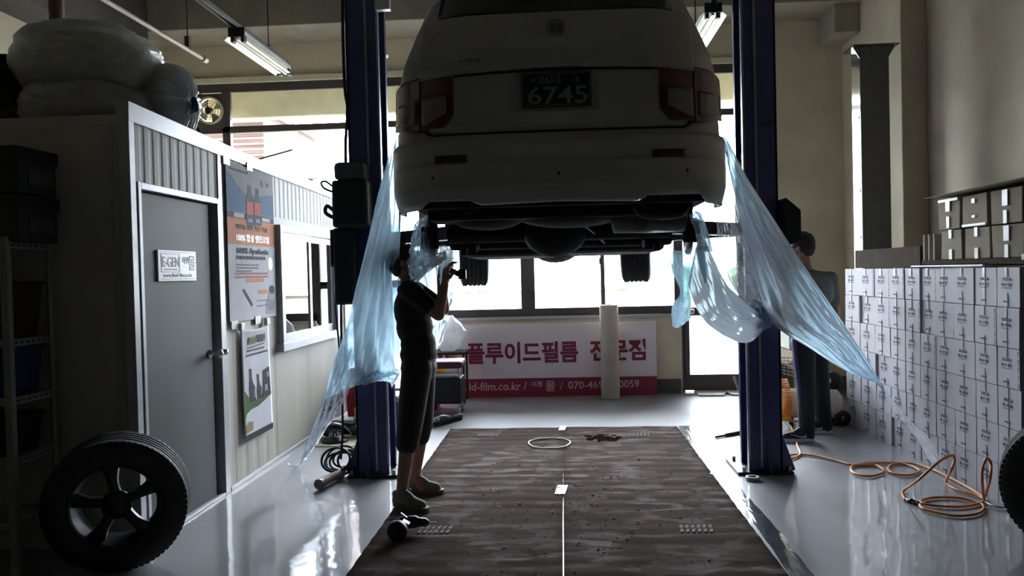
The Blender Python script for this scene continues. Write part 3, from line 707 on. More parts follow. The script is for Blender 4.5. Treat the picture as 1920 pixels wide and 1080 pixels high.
m = MB(); m.box(-.74, .72, 5.25, 5.37, 1.66, 1.98); m.build('crossmember', M_dark, car, bevel=.02)
m = MB(); m.box(-.74, .72, 4.42, 4.75, 1.80, 1.98); m.ell((-.42, 4.62, 1.83), .22, .16, .08); m.ell((.05, 4.6, 1.82), .3, .18, .07); m.build('rear_crossmember', M_dark, car, bevel=.03)
m = MB(); m.tube(path([(.35, 6.0, 1.75), (.34, 5.3, 1.80), (.36, 4.8, 1.80)], 20), .03, 12); m.lathe([(.02, -.22), (.10, -.2), (.105, 0), (.10, .2), (.02, .22)], (.50, 4.62, 1.815), X_, 28)
m.build('muffler', mat('exhaust_steel', (.10, .095, .09), .45, metal=.7, var=.3, vscale=14), car)
m = MB(); m.tube(path([(.40, 4.36, 1.845), (.43, 4.34, 1.80), (.50, 4.33, 1.785), (.60, 4.33, 1.785), (.66, 4.36, 1.80), (.68, 4.4, 1.84)], 30), .017, 10); m.build('tow_loop', MATS['exhaust_steel'], car)
m = MB(); m.box(-.62, .62, 6.85, 7.35, 1.64, 1.80); m.box(-.38, .36, 6.3, 6.9, 1.66, 1.85); m.build('front_crossmember', M_dark, car, bevel=.03)
m = MB(); m.ell((-.05, 6.9, 1.70), .2, .4, .12); m.build('gearbox', M_dark, car)
m = MB()
for a in ([(-.55, 6.3, 1.66), (-.3, 6.4, 1.665), (-.1, 6.35, 1.66)], [(.1, 6.3, 1.65), (.3, 6.2, 1.675), (.62, 6.4, 1.665)], [(-.75, 6.75, 1.64), (-.5, 6.8, 1.65), (-.2, 6.8, 1.63)], [(.3, 5.3, 1.67), (.1, 4.8, 1.79), (-.2, 4.7, 1.8)]): MB().tube(path(a, 16), .008, 6).build('brake_line', M_darkmetal, car)

for s in (-1, 1):
    x = CX+s*.80
    m = MB(); m.lathe([(.02, 0), (.155, 0), (.155, .022), (.08, .03), (.07, .06), (.03, .065), (.02, .065)], (x-.01*s, 5.06, 1.745), X_*s, 40)
    for k in range(5):
        a = k*2*math.pi/5; m.cyl((x, 5.06+.052*math.cos(a), 1.745+.052*math.sin(a)), (x+s*.09, 5.06+.052*math.cos(a), 1.745+.052*math.sin(a)), .007, n=8)
    h = m.build('brake_hub', M_darkmetal, car)
    m = MB(); m.box(min(x-.05*s, x+.05*s), max(x-.05*s, x+.05*s), 4.88, 4.96, 1.66, 1.80); m.build('brake_caliper', M_dark, h, bevel=.012)
    m = MB(); m.tube([(CX+s*.62, 5.15, 1.70), (CX+s*.58, 5.22, 2.1)], .03, 12); m.tube([(CX+s*.62, 5.15, 1.62), (CX+s*.615, 5.16, 1.9)], .022, 12); m.build('shock_absorber', M_dark, car)
    m = MB(); m.tube([(CX+s*.48+.1*math.cos(t*.5)*.6, 5.08+.06*math.sin(t*.5), 1.79+t*.0035) for t in range(0, 76)], .009, 8); m.build('coil_spring', M_dark, car)
    m = MB(); m.bar((CX+s*.56, 5.1, 1.66), (CX+s*.5, 5.9, 1.78), .05, .05); m.build('trailing_arm', M_dark, car)
def wheel(c, axis, R, wd, rim_r, name, parent=None, spokes=5, rimmat=None, label=None, cat=None, group=None):
    c = Vector(c); a = Vector(axis).normalized()
    r = empty(name, c-Vector((0, 0, R)) if parent is None else c, label, cat, group) if parent is None else None
    P = r if r is not None else parent
    h = wd/2
    m = MB(); pf = []
    pf = [(rim_r, -h*.82), (rim_r+.01, -h*.95), (rim_r+.05, -h*1.02), (R-.055, -h*.99), (R-.028, -h*.94), (R-.012, -h*.84), (R-.002, -h*.7)]
    grooves = [-.45, -.15, .15, .45]
    for g in grooves: pf += [(R, h*(g-.06)), (R-.009, h*(g-.04)), (R-.009, h*(g+.04)), (R, h*(g+.06))]
    pf += [(R-.002, h*.7), (R-.012, h*.84), (R-.028, h*.94), (R-.055, h*.99), (rim_r+.05, h*1.02), (rim_r+.01, h*.95), (rim_r, h*.82)]
    m.lathe(pf, c, a, 96)
    u = a.orthogonal().normalized(); v = a.cross(u)
    for k in range(72):     # shoulder tread blocks
        t = 2*math.pi*k/72; rd = u*math.cos(t)+v*math.sin(t); tg = a.cross(rd)
        for s in (-1, 1): m.obox(c+a*(s*h*.72)+rd*(R-.006), a*h*.11, tg*R*.030, rd*.005)
    tyre = m.build('tyre', M_rubber, P, smooth=None)
    m = MB(); m.lathe([(rim_r+.004, -h*.80), (rim_r+.004, -h*.9), (rim_r-.008, -h*.9), (rim_r-.014, -h*.6), (rim_r-.03, -h*.3), (rim_r-.03, h*.5), (rim_r-.01, h*.85), (rim_r+.004, h*.85)], c, a, 72)
    m.build('rim', rimmat or M_rim, P)
    m = MB()
    for k in range(spokes):
        t = 2*math.pi*k/spokes+.35; rd = u*math.cos(t)+v*math.sin(t); tg = a.cross(rd)
        vsn = []
        for q in range(7):
            f_ = q/6; rr = .05+(rim_r-.075)*f_+.0; wdt = .034-.012*math.sin(f_*math.pi)+.012*f_; ax_ = -h*.45-.018*math.sin(f_*math.pi*.9)-.0*f_
            vsn += [c+rd*rr+tg*wdt+a*(ax_+.03), c+rd*rr+tg*wdt*.75+a*ax_, c+rd*rr-tg*wdt*.75+a*ax_, c+rd*rr-tg*wdt+a*(ax_+.03)]
        fss = [(4*q+i, 4*q+i+1, 4*q+i+5, 4*q+i+4) for q in range(6) for i in range(3)]+[(4*q+3, 4*q, 4*q+4, 4*q+7) for q in range(6)]
        m.add(vsn, fss, 0, True)
    m.build('spokes', rimmat or M_rim, P)
    m = MB(); m.lathe([(.075, -h*.3), (.075, -h*.5), (.045, -h*.56), (.04, -h*.62), (.001, -h*.64)], c, a, 36)
    for k in range(5):
        t = 2*math.pi*k/5+.9; rd = u*math.cos(t)+v*math.sin(t); m.cyl(c+rd*.058+a*(-h*.58), c+rd*.058+a*(-h*.40), .008, n=6)
    m.build('hub_cap', rimmat or M_rim, P)
    return P
for s in (-1, 1):
    cx_ = W(888 if s < 0 else 1192, 480, 7.35).x
    c = Vector((cx_, 7.35, 1.735))
    hp = MB(); hp.cyl(c-X_*.1, c+X_*.1, .09, n=20); fw = hp.build('front_wheel', M_darkmetal, car)
    wheel(c, (s*-1.0, .12, 0), .345, .26, .20, 'front_wheel', parent=fw)
m = MB(); m.tube([(-.75, 7.35, 1.70), (-.3, 7.2, 1.70)], .035, 10); m.tube([(.65, 7.35, 1.70), (.3, 7.2, 1.70)], .035, 10); m.build('lower_arm', M_dark, car)
# ================================================================== CARTONS
rnd = random.Random(11)
BX = 2.68; BH = .2445
def make_carton(wd, variant):
    """white carton with local origin at the bottom centre, printed face to -X"""
    r = empty('carton', (0, 0, 0), '', 'box', 'white printed cartons stacked along the right wall')
    h = BH-.005; d = .30; k = rnd.uniform(-.003, .003)
    m = MB()
    m.add([(0, -wd/2, 0), (0, wd/2, 0), (d, wd/2, 0), (d, -wd/2, 0), (.001+k, -wd/2, h), (.001-k, wd/2, h), (d, wd/2, h), (d, -wd/2, h)], [(3, 2, 1, 0), (4, 5, 6, 7), (0, 1, 5, 4), (1, 2, 6, 5), (2, 3, 7, 6), (3, 0, 4, 7)])
    yd = Vector((0, -1, 0)); O = Vector((-.004, 0, 0))
    f = wd/.29
    cx = -.02*f
    for i in range(4): m.rect(cx+(-.045+i*.026)*f, cx+(-.027+i*.026)*f, .160, .178, O, yd, Z_, .0015, 1)
    for i in range(4): m.rect(cx+(-.040+i*.026)*f, cx+(-.033+i*.026)*f, .164, .174, O-X_*.0016, yd, Z_, .0008, 0)
    for i, sz in enumerate((.011, .008, .012)):
        m.poly([(cx+(-.044+i*.042)*f+sz*math.cos(a*math.pi/3)*(1.1 if i != 1 else .9), .136+sz*math.sin(a*math.pi/3)) for a in range(6)], O, yd, Z_, .0015, 1)
    for i in range(7): m.rect(cx+(-.052+i*.0155)*f, cx+(-.042+i*.0155)*f, .113, .118, O, yd, Z_, .0012, 1)
    for i in range(5): m.rect(cx+(-.036+i*.014)*f, cx+(-.025+i*.014)*f, .028, .038-.002*(i % 2), O, yd, Z_, .0015, 1)
    m.build('carton_body', [M_carton, M_ink], r, bevel=.002)
    m = MB()
    if variant != 1: m.rect(cx-.016, cx+.012, h-.055, h, O+X_*.001, yd, Z_, .0012); m.rect(cx-.016, cx+.012, 0, .085-.03*(variant == 2), O+X_*.001, yd, Z_, .0012)
    if variant == 1: m.rect(cx-.016, cx+.012, .0, h, O+X_*.002, yd, Z_, .001)
    m.box(.0, .2, -cx-.012, -cx+.016, h, h+.001)
    m.build('tape', M_tapeg if variant else M_tape, r)
    if variant == 2:
        m = MB()
        for i in range(14): m.rect(wd/2-.012+.003*(i % 3), wd/2-.006+.002*((i+1) % 3), .01+i*.016, .02+i*.016, O, yd, Z_, .003)
        m.build('torn_edge', mat('grey_carton_edge', (.22, .22, .25), .8), r)
    return r
edges = [7.79, 7.42, 7.07, 6.75, 6.465, 6.205, 5.95, 5.675, 5.395, 5.135, 4.885]
rown = ['topmost row', 'second row from the top', 'third row from the top', 'fourth row from the top', 'fifth row from the top', 'bottom row']
coln = ['far-end stack', 'second stack from the far end', 'third stack from the far end', 'fourth stack from the far end', 'fifth stack from the far end', 'sixth stack from the far end', 'fifth stack from the near end', 'fourth stack from the near end', 'third stack from the near end', 'second stack from the near end', 'stack nearest the camera']
coln = coln[:6]+coln[7:]
protos = {}
for j in range(6):
    for i in range(10):
        y1, y0 = edges[i], edges[i+1]; yj = rnd.uniform(-.006, .006); gap = rnd.choice([.005, .006, .008, .014, .009])
        if i in (4, 6) and j == 5: gap = .03
        wq = round((y1-y0-gap)/.02)*.02 if False else (y1-y0-gap)
        key = (round(y1-y0, 2), rnd.choice((0, 1, 2)))
        if key not in protos: protos[key] = make_carton(y1-y0-.004, key[1]); o = protos[key]
        else: o = copy_tree(protos[key])
        o.location = (BX+rnd.uniform(-.003, .003)+(.015 if rnd.random() < .06 else 0), (y0+y1)/2+yj, (5-j)*BH)
        o.scale = (1, (y1-y0-gap)/(y1-y0-.004), 1)
        o['label'] = 'white printed carton in the %s, %s' % (rown[j], coln[i])
# brown boxes on top --------------------------------------------------
TZ = 6*BH
def brown_box(c, sx, sy, sz, label, mt, tapes, rz=0, name='cardboard_box', group='brown taped boxes on the white cartons'):
    r = empty(name, c, label, 'box', group); r.rotation_euler = (0, 0, 0)
    cx, cy, cz = c; m = MB(); k = rnd.uniform(-.006, .006)
    m.add([(cx, cy-sy/2, cz), (cx, cy+sy/2, cz), (cx+sx, cy+sy/2, cz), (cx+sx, cy-sy/2, cz), (cx+k, cy-sy/2, cz+sz), (cx-k, cy+sy/2, cz+sz), (cx+sx, cy+sy/2, cz+sz), (cx+sx, cy-sy/2, cz+sz)], [(3, 2, 1, 0), (4, 5, 6, 7), (0, 1, 5, 4), (1, 2, 6, 5), (2, 3, 7, 6), (3, 0, 4, 7)])
    m.build('box_body', mt, r, bevel=.004)
    if tapes:
        O = Vector((cx-.007, cy, cz)); yd = Vector((0, -1, 0))
        for t in tapes: MB().rect(*t, O, yd, Z_, .0015).build('tape', M_tape, r)
    return r
posn = ['nearest the camera', 'in the middle', 'at the far end']
tz = TZ+.055
for j, (ys, hh) in enumerate((([5.76, 5.42, 5.07], .205), ([5.79, 5.45, 5.08], .215))):
    for i, (y, wd) in enumerate(zip(ys, (.30, .32, .34))):
        tp = [(-.02, .025, 0, .07), (-.02, .02, hh-.06, hh)] if j == 0 else [(-.02, .02, .01, .09), (-.03, .03, hh-.09, hh-.02), (-wd/2+.01, wd/2-.01, hh-.02, hh-.002)][:2+(i == 0)]
        if i == 2: tp = [(-.02, .02, .0, .08), (-.03, .03, hh*.5, hh-.01)]
        if i == 1 and j == 1: tp = [(-.02, .02, hh-.06, hh-.03), (-.02, .02, .06, .075), (-.15, .15, .005, .02)]
        brown_box((2.71+.004*i, y, tz+j*.21), .42, wd, hh-.004, 'taped kraft box, %s row of the pile on the cartons, %s' % (('lower', 'upper')[j], ('far end', 'middle', 'near end')[i]), M_cardp, tp)
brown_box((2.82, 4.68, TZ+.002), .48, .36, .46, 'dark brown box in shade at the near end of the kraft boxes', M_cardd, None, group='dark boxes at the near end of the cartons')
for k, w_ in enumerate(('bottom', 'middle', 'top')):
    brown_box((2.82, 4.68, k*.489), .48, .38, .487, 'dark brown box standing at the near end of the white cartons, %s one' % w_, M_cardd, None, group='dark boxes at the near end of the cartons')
m = MB(); m.add([(2.62, 5.95, 1.965), (3.15, 6.0, 1.975), (3.15, 4.7, 1.985), (2.66, 4.7, 1.98)], [(0, 1, 2, 3)])
tag(m.build('cardboard_sheet', M_cardp, solid=.006), 'flat cardboard sheet laid on top of the taped kraft boxes', 'cardboard')
for k, (x, y, z0, z1, sy) in enumerate(((2.72, 6.13, TZ+.05, TZ+.245, .20),)):
    r = empty('folded_cardboard', (x, y, z0), 'bundle of folded cardboard standing left of the taped kraft boxes', 'cardboard')
    for q in range(5):
        m = MB(); m.box(x, x+.4, y-sy/2+q*.04, y-sy/2+q*.04+.034, z0, z1-.012*(q % 2)); m.build('folded_sheet', M_cardd if q % 2 else M_cardp, r, bevel=.004)
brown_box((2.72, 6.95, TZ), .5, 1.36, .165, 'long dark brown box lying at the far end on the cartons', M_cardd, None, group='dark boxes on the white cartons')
r = empty('tray', (2.75, 5.6, TZ), 'dark flat tray holding papers under the taped kraft boxes', 'tray')
m = MB(); m.box(2.70, 3.15, 4.72, 6.2, TZ+.022, TZ+.03); m.box(2.70, 2.71, 4.72, 6.2, TZ+.03, TZ+.052); m.build('tray_base', M_cardd, r)
m = MB(); m.box(2.66, 3.1, 5.25, 6.3, TZ+.004, TZ+.016); m.build('white_sheet', M_white, r, bevel=.003)
m = MB()
for q in range(6): m.obox((2.74, 5.45+q*.13, TZ+.038), (.03, 0, 0), (0, .05, .004*(q % 3-1)), (0, 0, .006))
m.build('paper_scraps', M_tape, r)
r = empty('spray_bottle', (2.75, 4.74, tz+.02), 'white plastic bottle on the carton wall at the right picture edge', 'bottle')
m = MB(); m.lathe([(.001, 0), (.035, 0), (.037, .01), (.037, .09), (.03, .12), (.014, .135), (.014, .15)], (2.75, 4.74, tz+.022), Z_, 24); m.build('bottle_body', M_white, r)
m = MB(); m.lathe([(.016, .15), (.016, .175), (.001, .178)], (2.75, 4.74, tz+.022), Z_, 20); m.build('cap', M_black, r)
m = MB(); m.box(2.69, 2.81, 4.62, 4.88, tz-.022, tz+.02); tag(m.build('green_case', mat('green_plastic', (.06, .12, .10), .5), bevel=.008), 'flat dark green case under the white bottle at right', 'case')
# steel column ---------------------------------------------------------
r = empty('steel_column', (3.03, 7.95, 0), 'grey steel column with a capped top standing behind the white cartons', 'column')
m = MB(); m.box(2.89, 2.90, 7.90, 8.12, 0, 3.58); m.box(2.89, 3.16, 7.89, 7.90, 0, 3.58); m.box(3.15, 3.16, 7.90, 8.12, 0, 3.58); m.box(2.9, 3.15, 8.11, 8.12, 0, 3.58)
m.build('shaft', mat('grey_painted_steel', (.07, .075, .075), .16, coat=.6, var=.05), r, bevel=.004)
m = MB(); m.box(2.82, 3.24, 7.84, 8.14, 3.58, 3.595); m.build('cap_plate', MATS['grey_painted_steel'], r)
for x in (2.90, 3.15):
    m = MB(); m.poly([(0, 0), (-.09*(1 if x < 3 else -1)*0+0, -.12), (.07*(1 if x > 3 else -1), 0)], (x, 7.91, 3.58), X_, Z_, .01); m.build('gusset', MATS['grey_painted_steel'], r)
m = MB(); m.poly([(-.03, 0), (.03, 0), (.025, -.10), (-.025, -.10)], (3.02, 7.885, 3.58), X_, Z_, .01); m.build('gusset', MATS['grey_painted_steel'], r)
m = MB()
for z in (2.9, 2.2, 1.75): m.box(2.884, 2.89, 7.93, 7.97, z, z+.03)
m.build('bolt_plates', M_steel, r)
# kraft box + canisters by compressor -----------------------------------
brown_box((2.45, 8.95, .92), .3, .4, .42, 'plain brown cardboard box behind the man in the grey shirt', M_card, None, group='boxes at the back corner')
brown_box((2.42, 8.9, 0), .34, .46, .60, 'large brown box on the floor in the back corner', M_card, None, group='boxes at the back corner')
r = empty('shelf_stand', (2.6, 8.9, .6), 'grey low cabinet under the plain brown box in the corner', 'cabinet')
m = MB(); m.box(2.4, 2.85, 8.68, 9.14, .61, .9); m.build('cabinet_body', mat('grey_cabinet', (.25, .25, .25), .5), r, bevel=.01)
m = MB(); m.box(2.395, 2.87, 8.66, 9.16, .9, .918); m.build('cabinet_top', M_dark, r)
for k, (x, y) in enumerate(((2.44, 8.1), (2.58, 8.25))):
    r = empty('canister', (x, y, .32), ('green and white canister nearer the man in the grey shirt', 'green and white canister nearer the carton wall')[k], 'canister', 'green canisters by the compressor')
    m = MB(); m.box(x-.07, x+.07, y-.06, y+.06, .325, .56); m.build('canister_body', M_white, r, bevel=.01)
    m = MB(); m.box(x-.072, x+.072, y-.062, y+.062, .38, .54); m.build('green_label', mat('lime_label', (.16, .36, .04), .5), r)
    m = MB(); m.cyl((x, y, .56), (x, y, .59), .02); m.build('cap', M_white, r)
m = MB(); m.box(2.36, 2.66, 8.0, 8.34, 0, .325); tag(m.build('storage_crate', mat('beige_crate', (.45, .42, .34), .6), bevel=.01), 'beige crate under the green canisters', 'crate')
# ================================================================== FLOOR MAT
def mat_sheet():
    m = mat('dirty_corrugated_card', (.080, .061, .055), 1.0, var=.12, vscale=2, spec=.0)
    n = m.node_tree.nodes; L = m.node_tree.links; p = n['Principled BSDF']
    t = n.new('ShaderNodeNewGeometry')
    def noi(s, sc_, det=4):
        mp = n.new('ShaderNodeMapping'); mp.inputs['Scale'].default_value = sc_; L.new(t.outputs['Position'], mp.inputs[0])
        a = n.new('ShaderNodeTexNoise'); a.inputs['Scale'].default_value = s; a.inputs['Detail'].default_value = det; L.new(mp.outputs[0], a.inputs[0]); return a.outputs['Fac']
    def rng(i, a, b_, lo=0, hi=1):
        r = n.new('ShaderNodeMapRange'); r.inputs['From Min'].default_value = a; r.inputs['From Max'].default_value = b_; r.inputs['To Min'].default_value = lo; r.inputs['To Max'].default_value = hi; L.new(i, r.inputs[0]); return r.outputs[0]
    def mul(a, b_):
        q = n.new('ShaderNodeMath'); q.operation = 'MULTIPLY'; L.new(a, q.inputs[0]); L.new(b_, q.inputs[1]); return q.outputs[0]
    def mx(f, a, col_):
        q = n.new('ShaderNodeMix'); q.data_type = 'RGBA'; L.new(f, q.inputs['Factor']); L.new(a, q.inputs['A']); q.inputs['B'].default_value = (*col_, 1); return q.outputs['Result']
    base = p.inputs['Base Color'].links[0].from_socket
    stripes = rng(noi(1, (.25, 9, 1), 3), .42, .62, 0, .28)
    c = mx(stripes, base, (.13, .104, .096))
    scuff = mul(rng(noi(1.4, (2.4, 7.5, 1), 8), .53, .60, 0, .8), rng(noi(1.1, (1, 1, 1), 2), .40, .56))
    c = mx(scuff, c, (.20, .172, .162))
    foot = mul(rng(noi(3.2, (1.2, 1.5, 1), 2), .57, .60, 0, .55), rng(noi(30, (1, 3, 1), 2), .4, .55, .4, 1))
    c = mx(foot, c, (.16, .145, .135))
    vo = n.new('ShaderNodeTexVoronoi'); vo.inputs['Scale'].default_value = 16; L.new(t.outputs['Position'], vo.inputs[0])
    spk = mul(rng(vo.outputs['Distance'], .07, .10, 1, 0), rng(noi(1.4, (1, 1, 1), 2), .5, .55))
    c = mx(spk, c, (.012, .010, .010))
    L.new(c, p.inputs['Base Color'])
    wv = n.new('ShaderNodeTexWave'); wv.bands_direction = 'Y'; wv.inputs['Scale'].default_value = 1.7; wv.inputs['Distortion'].default_value = 1.2; wv.inputs['Detail'].default_value = 2; L.new(t.outputs['Position'], wv.inputs[0])
    bp = n.new('ShaderNodeBump'); bp.inputs['Strength'].default_value = .07; bp.inputs['Distance'].default_value = .02; L.new(wv.outputs['Fac'], bp.inputs['Height']); L.new(bp.outputs[0], p.inputs['Normal'])
    return m
M_mat = mat_sheet()
for (x0, x1, yf, lab) in ((-1.115, -.0315, 7.665, 'dirty brown cardboard sheet on the floor, left half under the standing man'), (-.026, 1.057, 7.68, 'dirty brown cardboard sheet on the floor, right half of the mat')):
    m = MB()
    def fn(u, v, x0=x0, x1=x1, yf=yf):
        y = 2.3+(yf-2.3)*v; x = x0+(x1-x0)*u+(.0045*sstep(4.8, 5.4, y) if x0 < -1 and u > .9 else 0)
        return (x, y+.008*math.sin(u*11), .005+.0035*noise.noise(Vector((x*1.2, y*5, 0)))+.002*math.sin(y*37))
    m.grid(fn, 14, 240); tag(m.build('cardboard_mat', M_mat, solid=.005), lab, 'cardboard', 'cardboard sheets covering the floor')
# oil stain / tread prints as marks of their own
def ring_mesh(c, rx, ry, r, n=60, wob=.05):
    m = MB(); m.tube([(c[0]+rx*math.cos(2*math.pi*i/n)*(1+wob*math.sin(3*i*2*math.pi/n)), c[1]+ry*math.sin(2*math.pi*i/n)*(1+wob*math.cos(2*i*2*math.pi/n)), c[2]+.002*math.sin(i)) for i in range(n)], r, 8, closed=True); return m
tag(ring_mesh((-.145, 6.93, .016), .18, .22, .007).build('rubber_belt', mat('cream_rubber', (.42, .38, .24), .5)), 'pale cream ring of thin belt lying on the left cardboard sheet', 'belt')
m = MB()
for i in range(40):
    a = rnd.uniform(0, 6.28); rr = rnd.uniform(0, .12); m.ell((.33+rr*math.cos(a)*1.3, 7.18+rr*math.sin(a)*1.6, .0098), rnd.uniform(.02, .05), rnd.uniform(.02, .05), .001, n=10)
tag(m.build('oil_stain', mat('oil_stain', (.012, .009, .008), 1.0, spec=0.0)), 'dark oil stain near the far edge of the right cardboard sheet', 'stain', kind='stuff')
for c, sx, sy, lab, in (((-.04, 5.46, .012), .035, .11, 'white tape square on the seam in the middle of the mat'), ((-.03, 7.62, .013), .03, .10, 'white tape square on the seam at the far end of the mat')):
    m = MB(); m.add([(c[0]-sx-.01, c[1]-sy, c[2]), (c[0]+sx-.01, c[1]-sy, c[2]), (c[0]+sx+.01, c[1]+sy, c[2]), (c[0]-sx+.01, c[1]+sy, c[2])], [(0, 1, 2, 3)])
    tag(m.build('tape_piece', mat('white_tape', (.85, .85, .85), .4), solid=.002), lab, 'tape', 'tape pieces on the mat')
m = MB()
for cx, cy in ((-.78, 4.62), (.73, 4.62), (-.72, 7.35), (.66, 7.28)):
    for i in range(6):
        for k in range(2):
            m.obox((cx+(i-2.5)*.033+.006*k, cy+(k-.5)*.07, .0115), (.009, 0, 0), (.004, .028, 0), (0, 0, .0006))
tag(m.build('tyre_print', mat('grey_dust', (.125, .108, .10), .95)), 'pale dusty tyre tread prints on the cardboard mat', 'print', kind='stuff')
m = MB()
for i in range(330):
    x = rnd.gauss(0, .45); y = rnd.gauss(5.0, .7)
    if abs(x) > 1 or y < 3.6 or y > 7.4: continue
    s_ = rnd.uniform(.002, .007); m.ell((x, y, .011+s_*.4), s_*rnd.uniform(.8, 2), s_, s_*.6, n=6, mi=0 if rnd.random() < .72 else 1)
tag(m.build('debris', [M_black, mat('pale_crumbs', (.45, .42, .38), .9)]), 'dark and pale crumbs of underbody rust scattered on the mat', 'debris', kind='stuff')
m = MB()
def fn(u, v): y = 3.0+4.7*v; return (1.06+u*.11+.012*noise.noise(Vector((u*3, y*5, 0)))+.02*math.sin(y*1.7), y, .004+.003*abs(noise.noise(Vector((u*5, y*3, 1))))*(u*(1-u)*4))
m.grid(fn, 10, 260); tag(m.build('film_strip', film('flat_clear_film', (.7, .72, .76), .10, .3, .1, (.97, .98, 1), .4, .06)), 'shiny clear plastic film strip along the right edge of the mat', 'film')
# drill -------------------------------------------------------------------
dp = WF(756, 1012)
r = empty('cordless_drill', (dp.x, dp.y, .006), 'black cordless drill lying on the mat by the feet of the man', 'drill')
D = Vector((dp.x, dp.y, .008))
m = MB(); m.tube([D+Vector((-.04, .10, .055)), D+Vector((-.03, .10, .06)), D+Vector((.05, .11, .06)), D+Vector((.07, .11, .058))], [.026, .036, .036, .028], 20); m.build('motor_body', M_black, r)
m = MB(); m.tube([D+Vector((.07, .11, .058)), D+Vector((.11, .115, .055)), D+Vector((.13, .117, .053))], [.026, .025, .012], 18); m.build('chuck', M_darkmetal, r)
m = MB(); m.cyl(D+Vector((.13, .117, .053)), D+Vector((.175, .122, .05)), .004, n=8); m.build('drill_bit', M_steel, r)
m = MB(); m.tube([D+Vector((.0, .10, .05)), D+Vector((-.015, .05, .05)), D+Vector((-.02, .0, .05))], [.026, .021, .024], 16); m.build('grip', M_black, r)
m = MB(); m.lathe([(.001, -.045), (.05, -.045), (.058, -.035), (.058, .0), (.05, .01), (.001, .01)], D+Vector((-.02, -.03, .06)), (.1, 1, .1), 28); m.build('battery', M_black, r)
m = MB(); m.obox(D+Vector((-.01, .09, .105)), (.018, -.0, -.014), (0, .006, 0), (.001, 0, .002)); m.obox(D+Vector((.015, .03, .085)), (.018, 0, -.01), (0, .02, 0), (0, 0, .002)); m.build('metal_clip', M_alu, r)
# tape roll, bar -----------------------------------------------------------
tp = WF(1412, 900)
m = MB(); m.lathe([(.028, 0), (.05, 0), (.05, .024), (.028, .024)], (tp.x, tp.y, .001), Z_, 36, closed=True); tag(m.build('tape_roll', mat('grey_tape_roll', (.36, .36, .35), .4)), 'grey roll of tape flat on the floor before the right post', 'tape')
a, c = WF(1342, 822), WF(1397, 812); r = empty('pry_bar', (a+c)/2, 'thin black bar lying on the floor left of the right post', 'tool')
m = MB(); m.cyl(a+Z_*.012, a.lerp(c, .35)+Z_*.012, .011); m.build('handle', M_black, r)
m = MB(); m.cyl(a.lerp(c, .35)+Z_*.012, c+Z_*.014, .018); m.build('shaft', M_black, r)
# rolled paper lower left ----------------------------------------------------
a, c = WF(600, 918), WF(640, 896); r = empty('caulking_tube', (a+c)/2, 'brown crumpled paper roll on the floor near the coiled cable', 'roll')
m = MB(); m.tube([a+Z_*.04, a.lerp(c, .2)+Z_*.042, a.lerp(c, .6)+Z_*.04, c+Z_*.035, c+(c-a)*.2+Z_*.025], [.034, .036, .032, .034, .012], 18); m.build('paper_roll', mat('reddish_paper', (.30, .20, .17), .7, var=.3, vscale=12, bump=.5, bscale=25), r)
m = MB(); m.tube([a+(a-c)*.05+Z_*.04, a+(c-a)*.06+Z_*.04], .038, 18); m.build('end_cap', mat('grey_cap', (.25, .24, .23), .5), r)
r.name = 'paper_roll'
# ================================================================== HOSES
HO = []
def gp(px, py, z=.012): return WF(px, py, z)
main = [gp(1462, 782), gp(1482, 798), gp(1495, 835), gp(1500, 852), gp(1478, 862), gp(1470, 858), gp(1490, 852), gp(1530, 855), gp(1570, 864), gp(1600, 872), gp(1640, 872), gp(1657, 884), gp(1630, 893), gp(1600, 886), gp(1600, 873), gp(1640, 868), gp(1690, 869), gp(1724, 882), gp(1700, 891), gp(1668, 884), gp(1672, 871), gp(1710, 869), gp(1752, 882), gp(1800, 905), gp(1840, 930), gp(1842, 942), gp(1800, 950), gp(1745, 947), gp(1726, 940), gp(1750, 933), gp(1800, 934), gp(1842, 946), gp(1835, 962), gp(1790, 967), gp(1735, 955), gp(1724, 946)]
m = MB(); m.tube(path(main, 420), .0085, 10)
r = empty('air_hose', main[7], 'orange air hose looped along the floor beside the white cartons', 'hose')
m.build('hose', M_orange, r)
e2 = [gp(1722, 944), gp(1698, 936), gp(1694, 920), W(1722, 900, 5.15), W(1760, 866, 5.15), W(1783, 854, 5.2), W(1790, 862, 5.2), W(1782, 885, 5.2), gp(1774, 902), gp(1790, 916), gp(1830, 928), gp(1845, 935)]
m = MB(); m.tube(path(e2, 120), .0085, 10)
e3 = [gp(1845, 938), W(1842, 910, 4.95), W(1842, 880, 4.97), W(1850, 860, 5.0), W(1858, 870, 5.0), W(1856, 900, 4.95), gp(1846, 932)]
m.tube(path(e3, 60), .0085, 10); m.build('raised_loop', M_orange, r)
m = MB(); a, c = gp(1697, 936), gp(1722, 944); m.tube([a, a.lerp(c, .3), a.lerp(c, .32), a.lerp(c, .6), a.lerp(c, .62), c], [.012, .012, .017, .017, .012, .014], 14); m.build('coupling', M_black, r)
m = MB(); m.tube(path([gp(1845, 940), gp(1868, 950), gp(1900, 952)], 10), .006, 8); m.build('air_tail', M_steel, r)
